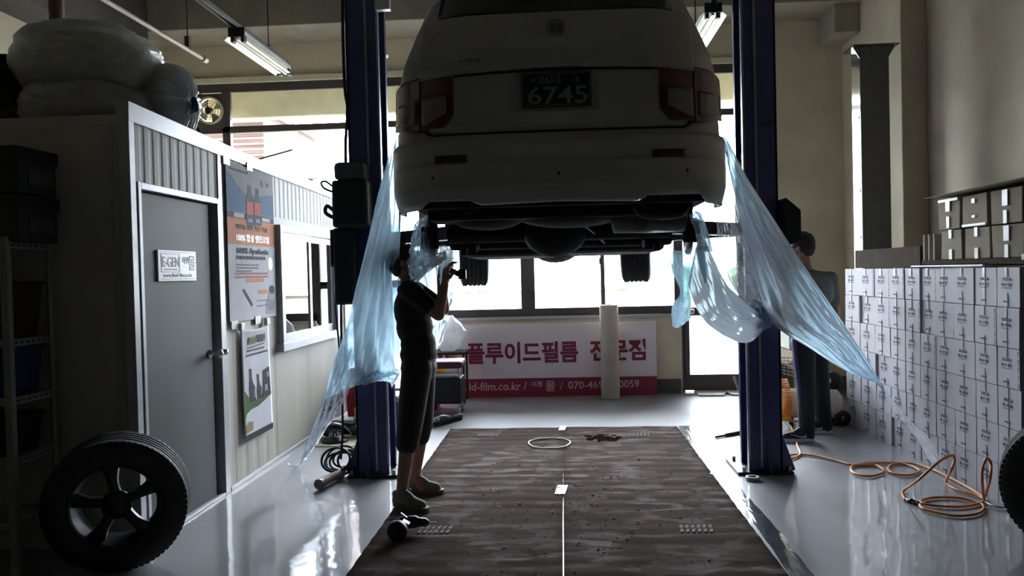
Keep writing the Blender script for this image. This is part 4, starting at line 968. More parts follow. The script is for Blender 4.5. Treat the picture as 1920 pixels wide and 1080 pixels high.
# ================================================================== COMPRESSOR
C0 = Vector((2.33, 7.72, 0))
r = empty('air_compressor', C0, 'cream air compressor with round motor cover behind the man in the grey shirt', 'compressor')
m = MB(); m.lathe([(.001, -.30), (.07, -.29), (.125, -.25), (.14, -.2), (.14, .2), (.125, .25), (.07, .29), (.001, .30)], C0+Vector((-.02, 0, .20)), (1, -.15, 0), 36); m.build('tank', M_cream, r)
m = MB(); m.tube([C0+Vector((.02, -.05, .43)), C0+Vector((.16, -.07, .43))], .075, 28); m.box(C0.x-.12, C0.x+.1, C0.y-.08, C0.y+.08, .34, .56); m.build('motor', M_cream, r, bevel=.012)
m = MB(); m.lathe([(.001, -.03), (.06, -.028), (.085, -.01), (.085, .01)], C0+Vector((.16, -.12, .43)), (.5, 1, 0), 30); m.build('fan_cover', M_black, r)
m = MB()
for k in (-.1, .05): m.tube([C0+Vector((k, -.02, .56)), C0+Vector((k+.02, -.02, .64)), C0+Vector((k+.08, -.02, .66))], .015, 10)
m.build('pressure_valve', M_steel, r)
for s_ in (-1, 1):
    m = MB(); m.lathe([(.02, -.015), (.07, -.015), (.075, -.005), (.075, .005), (.07, .015), (.02, .015)], C0+Vector((.24, s_*.13, .076)), Y_, 28); m.build('wheel', M_black, r)
m = MB(); m.cyl(C0+Vector((.24, -.13, .076)), C0+Vector((.24, .13, .076)), .01); m.box(C0.x-.24, C0.x-.2, C0.y-.1, C0.y+.1, 0, .08); m.build('foot_frame', M_black, r)
m = MB(); m.tube(path([C0+Vector((-.1, -.05, .5)), C0+Vector((-.33, -.1, .6)), C0+Vector((-.38, -.12, .4)), C0+Vector((-.36, -.13, .2)), C0+Vector((-.30, -.13, .08)), C0+Vector((-.1, -.14, .05))], 40), .012, 8); m.build('handle', M_cream, r)
m = MB(); sp_ = []
A = W(1468, 712, 7.5); B2 = W(1470, 788, 7.45)
for i in range(22*16):
    t = i/(22*16); a = i/16*2*math.pi; c = A.lerp(B2, t)+X_*(.03*math.sin(t*3)); rr = .04+.015*t; sp_.append(c+Vector((rr*math.cos(a), rr*math.sin(a), -.0*t)))
m.tube(sp_, .006, 6); tag(m.build('spiral_hose', mat('bright_orange', (.80, .32, .03), .4)), 'orange spiral air hose hanging behind the right lift post', 'hose')
m = MB(); r = empty('wire_basket', W(1472, 690, 7.9), 'grey wire basket stand partly hidden behind the right lift post', 'basket')
q0 = W(1455, 670, 7.8); q1 = W(1500, 672, 7.8)
for i in range(6): m.tube([q0+Z_*(-.03*i)+X_*(.012*i), q1+Z_*(-.035*i)-X_*.01*i], .004, 6)
for i in range(7): p_ = q0.lerp(q1, i/6); m.tube([p_, p_+Vector((0, 0, -.17))], .003, 6)
m.build('basket', M_steel, r)
m = MB(); m.tube([q0+Z_*-.15, q0+Vector((.02, 0, -q0.z))], .012, 8); m.tube([q1+Z_*-.15, q1+Vector((-.02, 0, -q1.z))], .012, 8); m.build('leg', M_black, r)
m = MB(); m.box(q0.x-.02, q0.x+.22, 8.0, 8.3, .18, .55); m.build('drawer_box', M_black, r, bevel=.01)
# ================================================================== WHEELS ON THE FLOOR
wheel((-2.36, 4.05, .352), (-.38, 1, .10), .35, .235, .222, 'tyre_on_rim', label='black tyre on a dark alloy rim, leaning on the office booth corner at left', cat='wheel', group='wheels taken off the car')
wheel((2.60, 4.22, .352), (.55, 1, .02), .35, .235, .222, 'tyre_on_rim', label='black tyre cut by the right picture edge, standing near the white cartons', cat='wheel', group='wheels taken off the car')
# ================================================================== SHELF
r = empty('slotted_shelf', (-3.3, 4.05, 0), 'pale slotted angle shelving at the left edge beside the office booth', 'shelf')
M_sh = mat('grey_slotted_angle', (.26, .27, .25), .5)
for x in (-2.82, -3.75):
    for y in (3.90, 4.26):
        m = MB(); m.box(x, x+.003, y, y+.035*(1 if y < 4 else -1), 0, 1.75) if y < 4 else m.box(x, x+.003, y-.035, y, 0, 1.75); m.box(x-.035, x, y-.0015 if y > 4 else y, y+.0015 if y > 4 else y+.003, 0, 1.75); m.build('post', M_sh, r)
for z in (.28, .61, .92, 1.22, 1.725):
    m = MB()
    m.box(-3.78, -2.82, 3.905, 4.255, z-.004, z); m.box(-2.823, -2.82, 3.905, 4.255, z-.035, z+.004); m.box(-3.78, -2.82, 3.902, 3.905, z-.035, z+.004)
    m.build('shelf_board', M_sh, r)
m = MB()
for z in (.28, .61, .92, 1.22, 1.725):
    MB().add([(-2.8185, 3.94+i*.045+dy, z+dz) for i in range(7) for dy, dz in ((0, -.022), (.025, -.022), (.025, -.012), (0, -.012))], [(4*i, 4*i+1, 4*i+2, 4*i+3) for i in range(7)]).build('slots', M_black, r)
def simple_bin(c, s, name, mt, label, cat, lid=False):
    x, y, z = c; a, b2, h = s; r2 = empty(name, c, label, cat)
    m = MB(); k = .9
    lo = [(x-a/2*k, y-b2/2*k, z), (x+a/2*k, y-b2/2*k, z), (x+a/2*k, y+b2/2*k, z), (x-a/2*k, y+b2/2*k, z)]; hi = [(x-a/2, y-b2/2, z+h), (x+a/2, y-b2/2, z+h), (x+a/2, y+b2/2, z+h), (x-a/2, y+b2/2, z+h)]
    m.add(lo+hi, [(3, 2, 1, 0), (0, 1, 5, 4), (1, 2, 6, 5), (2, 3, 7, 6), (3, 0, 4, 7), (4, 5, 6, 7)]); m.build('bin_body', mt, r2, bevel=.01)
    m = MB(); m.box(x-a/2-.008, x+a/2+.008, y-b2/2-.008, y+b2/2+.008, z+h-.02, z+h); m.build('rim', mt, r2, bevel=.004)
    return r2
simple_bin((-3.12, 4.08, .921), (.52, .3, .26), 'blue_bin', mat('blue_plastic', (.02, .04, .12), .4), 'blue plastic bin on the middle shelf of the slotted shelving', 'bin')
simple_bin((-3.1, 4.08, .611), (.46, .3, .2), 'dark_bin', M_black, 'black bin on the lower shelf of the slotted shelving', 'bin')
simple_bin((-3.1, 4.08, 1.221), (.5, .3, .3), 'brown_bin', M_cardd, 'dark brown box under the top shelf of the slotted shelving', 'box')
for j, (z, nm) in enumerate(((1.726, 'lower'), (1.975, 'upper'))):
    m = MB(); r = empty('storage_box', (-3.05, 4.08, z), 'dark storage box stacked on top of the slotted shelving, %s one' % nm, 'box', 'dark boxes on the shelving')
    m.box(-3.5, -2.76, 3.92, 4.24, z, z+.235); m.build('box_body', mat('charcoal_card', (.03, .03, .032), .7), r, bevel=.008)
    m = MB(); m.box(-3.51, -2.75, 3.91, 4.25, z+.17, z+.24); m.build('lid', M_black, r, bevel=.006)
    m = MB(); m.box(-2.757, -2.752, 4.0, 4.2, z+.05, z+.13); m.build('label_panel', mat('dull_label', (.06, .06, .065), .6), r)
# ================================================================== BAGS ON THE BOOTH
TB = 2.44
def blob_bag(c, rx, ry, rz, seed, amp, tex=14, squash=.35):
    m = MB(); c = Vector(c)
    n1, n2 = 90, 60; vs = []
    for i in range(n2+1):
        ph = math.pi*i/n2
        for k in range(n1):
            t = 2*math.pi*k/n1
            x = abs(math.sin(ph)*math.cos(t))**.75*math.copysign(1, math.sin(ph)*math.cos(t)); y = abs(math.sin(ph)*math.sin(t))**.75*math.copysign(1, math.sin(ph)*math.sin(t)); z = abs(math.cos(ph))**.8*math.copysign(1, math.cos(ph))
            q = Vector((x*2+seed, y*2, z*2)); e_ = max(0, math.sin(ph)*math.cos(t)-.3)*1.6; f = 1+amp*noise.noise(q)+amp*.5*noise.noise(q*3)+amp*(.18+e_)*abs(noise.noise(q*tex*(1+.2*e_)))
            p = c+Vector((x*rx*f, y*ry*f, z*rz*f)); p.z = max(p.z, TB+.012); vs.append(p)
    fs = [(i*n1+k, (i+1)*n1+k, (i+1)*n1+(k+1) % n1, i*n1+(k+1) % n1) for i in range(n2) for k in range(n1)]
    m.add(vs, fs, 0, True); return m
r = empty('bubble_wrap_bundle', (-2.86, 4.95, TB+.06), 'large cloudy plastic bag of bubble wrap on top of the office booth', 'bag', 'plastic bags on the booth')
m = blob_bag((-2.93, 4.88, 2.86), .40, .40, .25, 1.3, .07, 9)
m.build('bag_film', M_fwhite, r); m = blob_bag((-2.95, 4.90, 2.85), .35, .35, .20, 1.3, .06, 9); m.build('wrap_roll', mat('grey_foam', (.5, .48, .42), .8), r)
r = empty('bubble_wrap_bundle', (-2.7, 4.9, TB+.0), 'lower folded plastic bag squeezed under the large bubble wrap bag', 'bag', 'plastic bags on the booth')
m = blob_bag((-2.90, 4.84, 2.58), .38, .36, .16, 5.1, .08, 9); m.build('bag_film', M_fwhite, r); m = blob_bag((-2.92, 4.86, 2.56), .33, .32, .12, 5.1, .06, 9); m.build('wrap_roll', MATS['grey_foam'], r)
# roll with gathered end facing the camera side
rc = W(346, 174, 5.05); rc.z = 2.67; ax = Vector((.99, -.06, 0)).normalized()
r = empty('wrapped_roll', (rc.x, rc.y, TB), 'upright round roll in clear plastic with gathered twisted end above the office door', 'roll', 'plastic bags on the booth')
u = ax.orthogonal().normalized(); v = ax.cross(u)
m = MB(); n1 = 120; vs = []; prof_r = [(.03, .025), (.05, .035), (.09, .03), (.14, .02), (.18, .004), (.222, -.03), (.236, -.09), (.232, -.26), (.20, -.30), (.05, -.31)]
for rr, h in prof_r:
    for k in range(n1):
        t = 2*math.pi*k/n1; w_ = (1-rr/.21)*.4+.35 if h > -.05 else .05; f = 1+.10*w_*math.sin(t*17+rr*20); hh = h+.03*w_*math.sin(t*23+rr*9)+.02*w_*noise.noise(Vector((t*6, rr*20, 1)))
        p = rc+ax*hh+(u*math.cos(t)+v*math.sin(t))*rr*f; p.z = max(p.z, TB+.004); vs.append(p)
fs = [(i*n1+k, i*n1+(k+1) % n1, (i+1)*n1+(k+1) % n1, (i+1)*n1+k) for i in range(len(prof_r)-1) for k in range(n1)]
m.add(vs, fs, 0, True); m.build('bag_film', film('white_crinkled_film', (.72, .72, .72), .85, .2, .3, (.8, .8, .8)), r)
m = MB(); m.lathe([(.001, 0), (.185, 0), (.20, -.02), (.20, -.22), (.001, -.22)], rc-ax*.03, ax, 40); m.build('foam_roll', MATS['grey_foam'], r)
m = MB()
for k in range(7):
    a = k*.5-1.6; m.tube(path([rc+ax*.045, rc+ax*.06+Vector((.02*math.cos(a), 0, .03*math.sin(a)-.02)), rc+ax*.055+Vector((.03*math.cos(a*1.3), 0, -.05-.02*k/3))], 10), [.008]*11, 6)
m.build('blue_tie', mat('blue_band', (.03, .10, .25), .5), r)
r = empty('brown_bundle', (-3.55, 4.75, TB), 'dark brown bundle on the office booth at the left picture edge', 'bundle')
m = blob_bag((-3.62, 4.75, 2.64), .36, .3, .22, 8.4, .2); m.build('bundle_body', mat('dark_brown_cloth', (.06, .04, .032), .8), r); m = blob_bag((-3.42, 4.7, 2.84), .12, .14, .07, 3.4, .3); m.build('folded_top', MATS['dark_brown_cloth'], r)
for x0, y0, x1, y1, dz in ((-2.42, 6.3, -2.20, 6.5, .10), (-2.40, 7.6, -2.36, 8.1, .12)):
    m = MB(); z = ptop(y0)+.09; m.tube([(x0, y0, z), (x0*.5+x1*.5, y0*.5+y1*.5, z+dz*.5), (x1, y1, z+dz)], .006, 6); m.tube([(x0+.02, y0, z), (x0-.03, y0+.02, z+.015)], .005, 6)
    tag(m.build('wire_end', M_black), 'short black wire sticking up from the booth roof edge %s' % ('nearer the camera' if y0 < 7 else 'near its far corner'), 'wire', 'wires on the booth roof')
# ================================================================== LAMPS, RAILS, PIPES
M_refl = mat('white_reflector', (.90, .88, .76), .3, coat=.2)
def tube_lamp(x, y0, y1, z, label):
    r = empty('fluorescent_lamp', (x, (y0+y1)/2, z-.06), label, 'lamp', 'twin tube lamps under the ceiling rails')
    m = MB(); m.add([(x-.11, y0, z-.055), (x-.05, y0, z-.004), (x+.05, y0, z-.004), (x+.11, y0, z-.055), (x-.11, y1, z-.055), (x-.05, y1, z-.004), (x+.05, y1, z-.004), (x+.11, y1, z-.055)], [(0, 4, 5, 1), (1, 5, 6, 2), (2, 6, 7, 3)])
    m.box(x-.012, x+.012, y0, y1, z-.05, z-.004); m.build('reflector', M_refl, r)
    m = MB(); m.box(x-.05, x+.05, y0, y1, z, z+.035); m.build('ballast_box', M_white, r, bevel=.003)
    for s_ in (-1, 1):
        m = MB(); m.cyl((x+s_*.045, y0+.06, z-.045), (x+s_*.045, y1-.06, z-.045), .014, n=14); t_ = m.build('lamp_tube', mat('unlit_tube', (.78, .78, .74), .15, coat=.5), r)
        m = MB()
        for yy in (y0+.035, y1-.035): m.box(x+s_*.045-.014, x+s_*.045+.014, yy-.03, yy+.03, z-.07, z-.006)
        m.build('lamp_holder', M_black, t_, bevel=.004)
    m = MB(); m.box(x-.07, x+.07, y0-.015, y0, z-.03, z+.05); m.build('end_cap', M_black, r)
    return r
tube_lamp(-2.72, 6.70, 7.92, 3.60, 'white twin-tube fluorescent lamp hanging above the office booth')
tube_lamp(1.27, 6.62, 7.90, 3.60, 'white twin-tube fluorescent lamp hanging between the car roof and the right lift post')
for x, y0, y1, nm in ((-2.72, .8, 7.95, 'lamp above the booth'), (1.27, .8, 7.95, 'lamp right of the car')):
    r = empty('ceiling_rail', (x, y1-2, 3.645), 'grey hanging rail carrying the %s' % nm, 'rail')
    m = MB(); m.box(x-.025, x-.02, y0, y1, 3.64, 3.685); m.box(x+.02, x+.025, y0, y1, 3.64, 3.685); m.box(x-.025, x+.025, y0, y1, 3.68, 3.685); m.build('channel', mat('grey_zinc', (.30, .30, .29), .4, metal=.6), r)
    for yy in (2.2, 5.0, 7.45):
        m = MB(); m.cyl((x, yy, 3.68), (x, yy, 4.6 if yy < 3 else 5.16), .005, n=8); m.lathe([(.012, 0), (.02, .005), (.012, .012)], (x, yy, 3.70), Z_, 12); m.build('hanger_rod', M_darkmetal, r)
for x, y0, y1, lab, rr in ((-3.34, .8, 7.45, 'pale pipe along the ceiling above the left bags', .02), (-1.63, 6.9, 7.55, 'short pale pipe end just right of the left lift post', .02), (1.83, 1.0, 6.2, 'thin pale pipe under the ceiling right of the right lift post', .014)):
    r = empty('ceiling_pipe', (x, y1-.5, 3.58), lab, 'pipe')
    m = MB(); m.cyl((x, y0, 3.60), (x, y1, 3.60), rr, n=16); m.build('pipe', mat('pale_pipe', (.42, .40, .33), .5), r)
    m = MB(); m.cyl((x, y1-.05, 3.60), (x, y1+.02, 3.60), rr*1.5, n=16); m.build('end_fitting', MATS['pale_pipe'], r)
    m = MB(); m.cyl((x, y1-.35, 3.60), (x, y1-.35, 5.16), .006, n=8); m.box(x-.02, x+.02, y1-.37, y1-.33, 3.6, 3.72); m.build('hanger', mat('rust_brown', (.12, .075, .05), .7), r)
m = MB(); m.cyl((-3.6, 5.6, 3.1), (-3.6, 5.6, 5.16), .05, n=20); r = tag(m.build('down_pipe', MATS['rust_brown']), 'brown vertical pipe rising behind the bags at top left', 'pipe')
# ================================================================== POSTERS / SIGNS
def wr(m, y0, y1, z0, z1, mi=0, off=0.006):   # rectangle on booth side wall facing +X
    m.rect(y0, y1, z0, z1, (PX+off, 0, 0), Y_, Z_, .0008, mi)
# door sign
r = empty('door_sign', (PX, 4.875, 1.50), 'pale rectangular nameplate with blue-grey letters on the office door', 'sign')
m = MB(); m.box(PX-.019, PX-.009, 4.625, 5.12, 1.502, 1.692); m.build('sign_board', mat('pale_sign', (.45, .45, .50), .35), r, bevel=.002)
M_sg = mat('grey_blue_print', (.10, .105, .16), .5); O = Vector((PX-.0085, 0, 0))
m = MB(); m.text('E-GEN', .085, O+Vector((0, 4.672, 1.592)), Y_, Z_, bold=.0015, width=.21); m.text('이젠', .05, O+Vector((0, 4.925, 1.615)), Y_, Z_); m.text('몰', .105, O+Vector((0, 5.01, 1.578)), Y_, Z_, bold=.002)
for a in ((4.66, 4.895, 1.667, 1.671), (4.66, 4.895, 1.557, 1.561), (4.66, 4.664, 1.56, 1.667), (4.891, 4.895, 1.56, 1.667), (4.66, 5.1, 1.679, 1.682), (4.66, 5.1, 1.514, 1.517)): m.rect(*a, O, Y_, Z_)
m.text('www.fluid-film.co.kr', .034, O+Vector((0, 4.68, 1.528)), Y_, Z_, width=.38)
for i in range(9): m.rect(4.69+i*.02, 4.703+i*.02, 1.571, 1.578, O, Y_, Z_)
m.build('sign_lettering', M_sg, r)
# poster 1
def wavy(y0, y1, z0, z1, name, mt, par, off=.004, bend=0, th=.0015):
    m = MB()
    def fn(u, v): return (PX+off+.006*noise.noise(Vector((u*3, v*5, y0)))+.004+bend*(1-v)**3, y0+(y1-y0)*u, z0+(z1-z0)*v)
    m.grid(fn, 16, 30); return m.build(name, mt, par, solid=th)
M_pgrey = mat('poster_grey', (.24, .25, .28), .75, spec=.15); M_pblue = mat('poster_blue', (.05, .13, .26), .75, spec=.15); M_por = mat('poster_orange', (.62, .22, .10), .75, spec=.15); M_pd = mat('poster_dark', (.03, .03, .035), .75, spec=.15)
M_pn = mat('poster_navy', (.035, .045, .09), .75, spec=.15); M_pl = mat('poster_light', (.52, .52, .55), .75, spec=.15); M_pr = mat('poster_red', (.5, .08, .05), .75, spec=.15)
y0, y1, z0, z1 = 5.575, 6.505, 1.195, 2.355; Wd = y1-y0; Ht = z1-z0
r = empty('poster', (PX+.004, 6.04, z0), 'tall poster with two dark bottles over an orange band on the booth wall', 'poster')
m = MB(); m.box(PX+.012, PX+.014, y0, y1, z0, z1); m.build('poster_sheet', M_pl, r)
def pr(m, u0, u1, v0, v1, mi=0, off=.0145): m.rect(y0+u0*Wd, y0+u1*Wd, z0+v0*Ht, z0+v1*Ht, (PX+off, 0, 0), Y_, Z_, .0006, mi)
m = MB(); pr(m, 0, 1, .695, 1, 0); pr(m, 0, 1, .655, .695, 3)
m.poly([(y0, z0+.70*Ht), (y0+.42*Wd, z0+.70*Ht), (y0+.42*Wd, z0+.80*Ht), (y0, z0+.95*Ht)], (PX+.0152, 0, 0), Y_, Z_, .0004, 1)
m.poly([(y0+.62*Wd, z0+.70*Ht), (y1, z0+.70*Ht), (y1, z0+.86*Ht), (y0+.62*Wd, z0+.82*Ht)], (PX+.0152, 0, 0), Y_, Z_, .0004, 1)
pr(m, 0, 1, .49, .655, 2); pr(m, .34, .72, .245, .27, 2); pr(m, .58, .80, .165, .19, 2); pr(m, .13, .33, .66, .69, 4, .0155); pr(m, .72, .90, .66, .685, 4, .0155)
m.build('printed_fields', [M_pgrey, M_pblue, M_por, M_pd, M_pl], r)
m = MB()
for uc, vb, sc_ in ((.46, .62, 1.0), (.62, .625, .95)):
    pts = [(-.085, 0), (.085, 0), (.085, .17), (.06, .205), (.035, .22), (.035, .265), (-.035, .265), (-.035, .22), (-.06, .205), (-.085, .17)]
    m.poly([(y0+(uc+a*sc_)*Wd, z0+(vb+b_*sc_)*Ht) for a, b_ in pts], (PX+.016, 0, 0), Y_, Z_, .0005, 0)
    pr(m, uc-.07, uc+.07, vb+.07, vb+.155, 1, .0166); pr(m, uc-.05, uc+.05, vb+.02, vb+.045, 2, .0166)
m.build('bottle_picture', [M_pn, M_pr, M_pgrey], r)
m = MB(); O = Vector((PX+.0155, 0, 0))
m.text('Q', .07, O+Vector((0, y0+.70*Wd, z0+.90*Ht)), Y_, Z_, 2)
m.text('Oil', .05, O+Vector((0, y0+.82*Wd, z0+.905*Ht)), Y_, Z_, 2)
for k in range(18): m.rect(y0+(.06+k*.021)*Wd, y0+(.074+k*.021)*Wd, z0+.955*Ht, z0+(.965+.003*(k % 2))*Ht, O, Y_, Z_, .0006, 0)
m.text('100% 합성 엔진오일', .06, O+Vector((0, y0+.15*Wd, z0+.515*Ht)), Y_, Z_, 3, bold=.0022, width=.70*Wd)
m.text('엔진을 위한 첨단 기술', .04, O+Vector((0, y0+.15*Wd, z0+.59*Ht)), Y_, Z_, 0, bold=.001, width=.68*Wd)
m.text('100% Synthetic', .055, O+Vector((0, y0+.15*Wd, z0+.435*Ht)), Y_, Z_, 0, bold=.002, width=.68*Wd)
for j, (v_, n_, w_) in enumerate(((.395, 14, .045), (.355, 12, .040), (.335, 13, .036), (.315, 9, .036))):
    for k in range(n_): m.rect(y0+(.15+k*w_)*Wd, y0+(.15+k*w_+w_*.7)*Wd, z0+v_*Ht, z0+(v_+(.022 if j == 0 else .009))*Ht, O, Y_, Z_, .0006, 0 if j == 0 else 1)
for j in range(2):
    for k in range(17): m.rect(y0+(.12+k*.042)*Wd, y0+(.12+k*.042+.03)*Wd, z0+(.275+.022*j)*Ht, z0+(.287+.022*j)*Ht, O, Y_, Z_, .0006, 4)
m.poly([(y0+.25*Wd, z0+.20*Ht), (y0+.29*Wd, z0+.205*Ht), (y0+.46*Wd, z0+.10*Ht), (y0+.44*Wd, z0+.085*Ht)], O, Y_, Z_, .0006, 0)
for k in range(8): m.rect(y0+(.55+.07*(k % 4))*Wd, y0+(.60+.07*(k % 4))*Wd, z0+(.08+.035*(k//4))*Ht, z0+(.09+.035*(k//4))*Ht, O, Y_, Z_, .0006, 1)
m.build('poster_lettering', [M_pd, mat('poster_mid', (.2, .2, .22), .75, spec=.15), mat('poster_rust', (.4, .12, .05), .75, spec=.15), M_white, mat('poster_pink', (.5, .2, .15), .75, spec=.15)], r)
m = MB(); m.poly([(y0+Wd*(.88+.055*math.cos(a*math.pi/10)), z0+Ht*(.37+.045*math.sin(a*math.pi/10))) for a in range(20)], (PX+.0155, 0, 0), Y_, Z_, .0005); m.build('round_badge', mat('badge_green', (.32, .36, .06), .4), r)
m = MB(); m.poly([(y0+Wd*a, z0+Ht*b_) for a, b_ in ((.76, .02), (.99, .02), (.99, .17), (.93, .20), (.84, .19), (.80, .13), (.76, .11))], (PX+.0155, 0, 0), Y_, Z_, .0005, 0)
m.poly([(y0+Wd*(.9+.06*math.cos(a*math.pi/8)), z0+Ht*(.19+.03*math.sin(a*math.pi/8))) for a in range(16)], (PX+.0157, 0, 0), Y_, Z_, .0005, 1); pr(m, .80, .95, .05, .12, 2, .0162)
m.build('truck_picture', [mat('poster_silver', (.35, .35, .37), .75, spec=.15), M_pd, M_pgrey], r)
m = MB()
for (yy, zz) in ((y0+.01, z1), (y0+.47*Wd, z1+.01), (y0+.55*Wd, z0-.01), (y0+.07*Wd, z0-.02)): m.box(PX+.013, PX+.019, yy-.05, yy+.06, zz-.03, zz+.03)
m.build('tape', M_tape, r)
# poster 2
y0, y1, z0, z1 = 5.735, 6.30, .30, 1.14; Wd = y1-y0; Ht = z1-z0
r = empty('poster', (PX+.004, 6.02, z0), 'small hanging poster with dark jerrycans and a green corner, below the tall poster', 'poster')
def bent(u, v, o=0): return (PX+.02+o+.012*(1-v)+.014*math.sin(u*3.14)*(v > .93)*(v-.93)/.07, y0+Wd*u, z0+Ht*v-.02*math.sin(u*3.14)*(v**6))
m = MB(); m.grid(bent, 16, 30); m.build('poster_sheet', M_paper, r, solid=.0015)
def bp_(pts, mb, mi, o=.002):
    c = [bent(u, v, o) for u, v in pts]; mb.add(c, [tuple(range(len(c)))], mi)
m = MB()
bp_([(0, 0), (1, 0), (1, .055), (0, .055)], m, 0); bp_([(0, .17), (.09, .24), (.24, .265), (.5, .27), (.98, .33), (.98, .32), (.7, .30), (.72, .55), (.98, .56)][:5]+[(.98, .34), (.6, .335), (.3, .33), (.12, .41), (0, .47)], m, 1)
bp_([(.21, .33), (.42, .33), (.40, .45), (.33, .50), (.30, .56), (.30, .63), (.22, .63), (.23, .55), (.20, .47)], m, 0, .003); bp_([(.47, .33), (.66, .33), (.64, .42), (.58, .46), (.55, .50), (.55, .56), (.48, .56), (.49, .48), (.46, .42)], m, 0, .003)
bp_([(.67, .33), (.97, .34), (.94, .60), (.70, .58)], m, 0, .003); bp_([(.75, .38), (.85, .38), (.85, .44), (.75, .44)], m, 2, .004); bp_([(.84, .5), (.92, .51), (.9, .56), (.84, .55)], m, 2, .004)
bp_([(.35, .36), (.40, .36), (.385, .43), (.36, .45)], m, 2, .004); bp_([(.60, .36), (.64, .36), (.63, .40), (.60, .42)], m, 2, .004)
bp_([(.18, .845), (.50, .85), (.50, .92), (.22, .915)], m, 3, .003); bp_([(.18, .815), (.80, .83), (.80, .84), (.18, .825)], m, 0, .003)
bp_([(.05, .07), (.28, .08), (.28, .155), (.14, .165), (.05, .13)], m, 4, .003)
m.build('printed_picture', [M_pd, mat('poster_green', (.05, .11, .03), .75, spec=.15), M_pgrey, mat('olive', (.13, .13, .03), .4), mat('poster_wood', (.3, .22, .12), .75, spec=.15)], r)
m = MB(); O = Vector((PX+.028, 0, 0))
m.text('TECH', .075, O+Vector((0, y0+.50*Wd, z0+.855*Ht)), Y_, Z_, bold=.003, width=.32*Wd, shear=.2)
m.text('PRO', .075, O+Vector((.001, y0+.22*Wd, z0+.850*Ht)), Y_, Z_, mi=1, bold=.002, width=.26*Wd, shear=.2)
for k in range(13): m.rect(y0+(.18+k*.046)*Wd, y0+(.18+k*.046+.034)*Wd, z0+.785*Ht, z0+.80*Ht, O, Y_, Z_, .0006)
for k in range(11): m.rect(y0+(.15+k*.07)*Wd, y0+(.15+k*.07+.05)*Wd, z0+.745*Ht, z0+.76*Ht, O, Y_, Z_, .0006)
m.build('poster_lettering', [M_pd, mat('poster_olive2', (.2, .2, .06), .75, spec=.15)], r)
m = MB()
for a in ((-.04, 1.02, .06), (.86, 1.03, .10)): m.box(PX+.014, PX+.04, y0+a[0]*Wd, y0+(a[0]+.12)*Wd, z0+a[1]*Ht-.03, z0+a[1]*Ht+.025)
m.build('tape', M_tape, r, bevel=.004)
# vertical banner at back left
r = empty('hanging_banner', (-2.58, 9.83, 1.45), 'pink vertical banner with a dark red top panel hanging on the back window left', 'banner')
m = MB()
def bnf(u, v): return (-2.90+u*.65, 9.825+.02*noise.noise(Vector((u*4, v*3, 0))), 1.44+v*1.06)
M_pinkf = film('pink_banner_cloth', (.62, .42, .42), .9, .05, .5, (.9, .75, .75)); M_redf = film('red_banner_cloth', (.42, .10, .13), .93, .05, .5, (.7, .2, .25))
m.grid(bnf, 12, 16); m.build('banner_cloth', M_pinkf, r)
m = MB(); m.add([(-2.9, 9.795, 2.15), (-2.25, 9.795, 2.15), (-2.25, 9.795, 2.52), (-2.9, 9.795, 2.52)], [(0, 1, 2, 3)]); m.build('top_panel', M_redf, r)
m = MB(); O = Vector((0, 9.79, 0)); m.text('루이드', .26, O+Vector((-2.86, 0, 2.20)), X_, Z_, 1, bold=.006, width=.60); m.text('빙안시', .24, O+Vector((-2.86, 0, 1.83)), X_, Z_, 0, bold=.006, width=.60); m.text('헤드라이', .24, O+Vector((-2.86, 0, 1.52)), X_, Z_, 0, bold=.006, width=.60)
m.build('banner_lettering', [mat('rose_print', (.42, .16, .18), .6), mat('pale_rose', (.6, .35, .35), .6)], r)
# ================================================================== MAIN BANNER
r = empty('advertising_banner', (-.25, 9.62, 0), 'long white and maroon advertising banner leaning on the wall under the back window', 'banner')
YN = 9.66; x0, x1, H0 = -1.62, 1.105, .88
m = MB(); m.box(x0, x1, YN, YN+.03, .002, H0); m.build('banner_board', M_banner, r)
m = MB(); m.box(x0, x1, YN-.003, YN, .002, .225); m.build('maroon_strip', M_maroon, r)
O = Vector((0, YN-.004, 0)); lx = W(862, 640, 9.66).x
m = MB()
m.text('플루이드필름', .27, O+Vector((W(874, 640, YN).x, 0, .435)), X_, Z_, bold=.0085, width=(W(1083, 640, YN).x-W(874, 640, YN).x))
m.build('red_lettering', mat('crimson_print', (.22, .02, .055), .45), r); m = MB(); m.text('전문점', .27, O+Vector((W(1105, 640, YN).x, 0, .445)), X_, Z_, bold=.0085, width=(W(1210, 640, YN).x-W(1105, 640, YN).x))
m.build('red_lettering', mat('crimson_print', (.22, .02, .055), .45), r)
O = Vector((0, YN-.005, 0))
m = MB(); m.text('www.fluid-film.co.kr /', .135, O+Vector((W(812, 720, YN).x, 0, .085)), X_, Z_, bold=.0016, width=(W(988, 720, YN).x-W(812, 720, YN).x))
m.text('이젠', .075, O+Vector((W(996, 720, YN).x, 0, .125)), X_, Z_, bold=.001); m.text('몰', .14, O+Vector((W(1022, 720, YN).x, 0, .075)), X_, Z_, bold=.001)
m.text('/', .13, O+Vector((W(1050, 720, YN).x, 0, .085)), X_, Z_)
m.text('070-469', .125, O+Vector((W(1065, 720, YN).x, 0, .09)), X_, Z_, bold=.001, width=(W(1131, 720, YN).x-W(1065, 720, YN).x))
m.text('0059', .125, O+Vector((W(1160, 720, YN).x, 0, .095)), X_, Z_, bold=.001, width=(W(1198, 720, YN).x-W(1160, 720, YN).x))
m.build('white_lettering', mat('pale_print', (.62, .52, .56), .5), r)
cc = W(818, 659, YN); m = MB(); N = 48
cols = [((.66, .52, .05), .262), ((.62, .35, .04), .235), ((.55, .20, .03), .215), ((.45, .10, .03), .192), ((.32, .035, .04), .168), ((.24, .02, .05), .14)]
ms = []
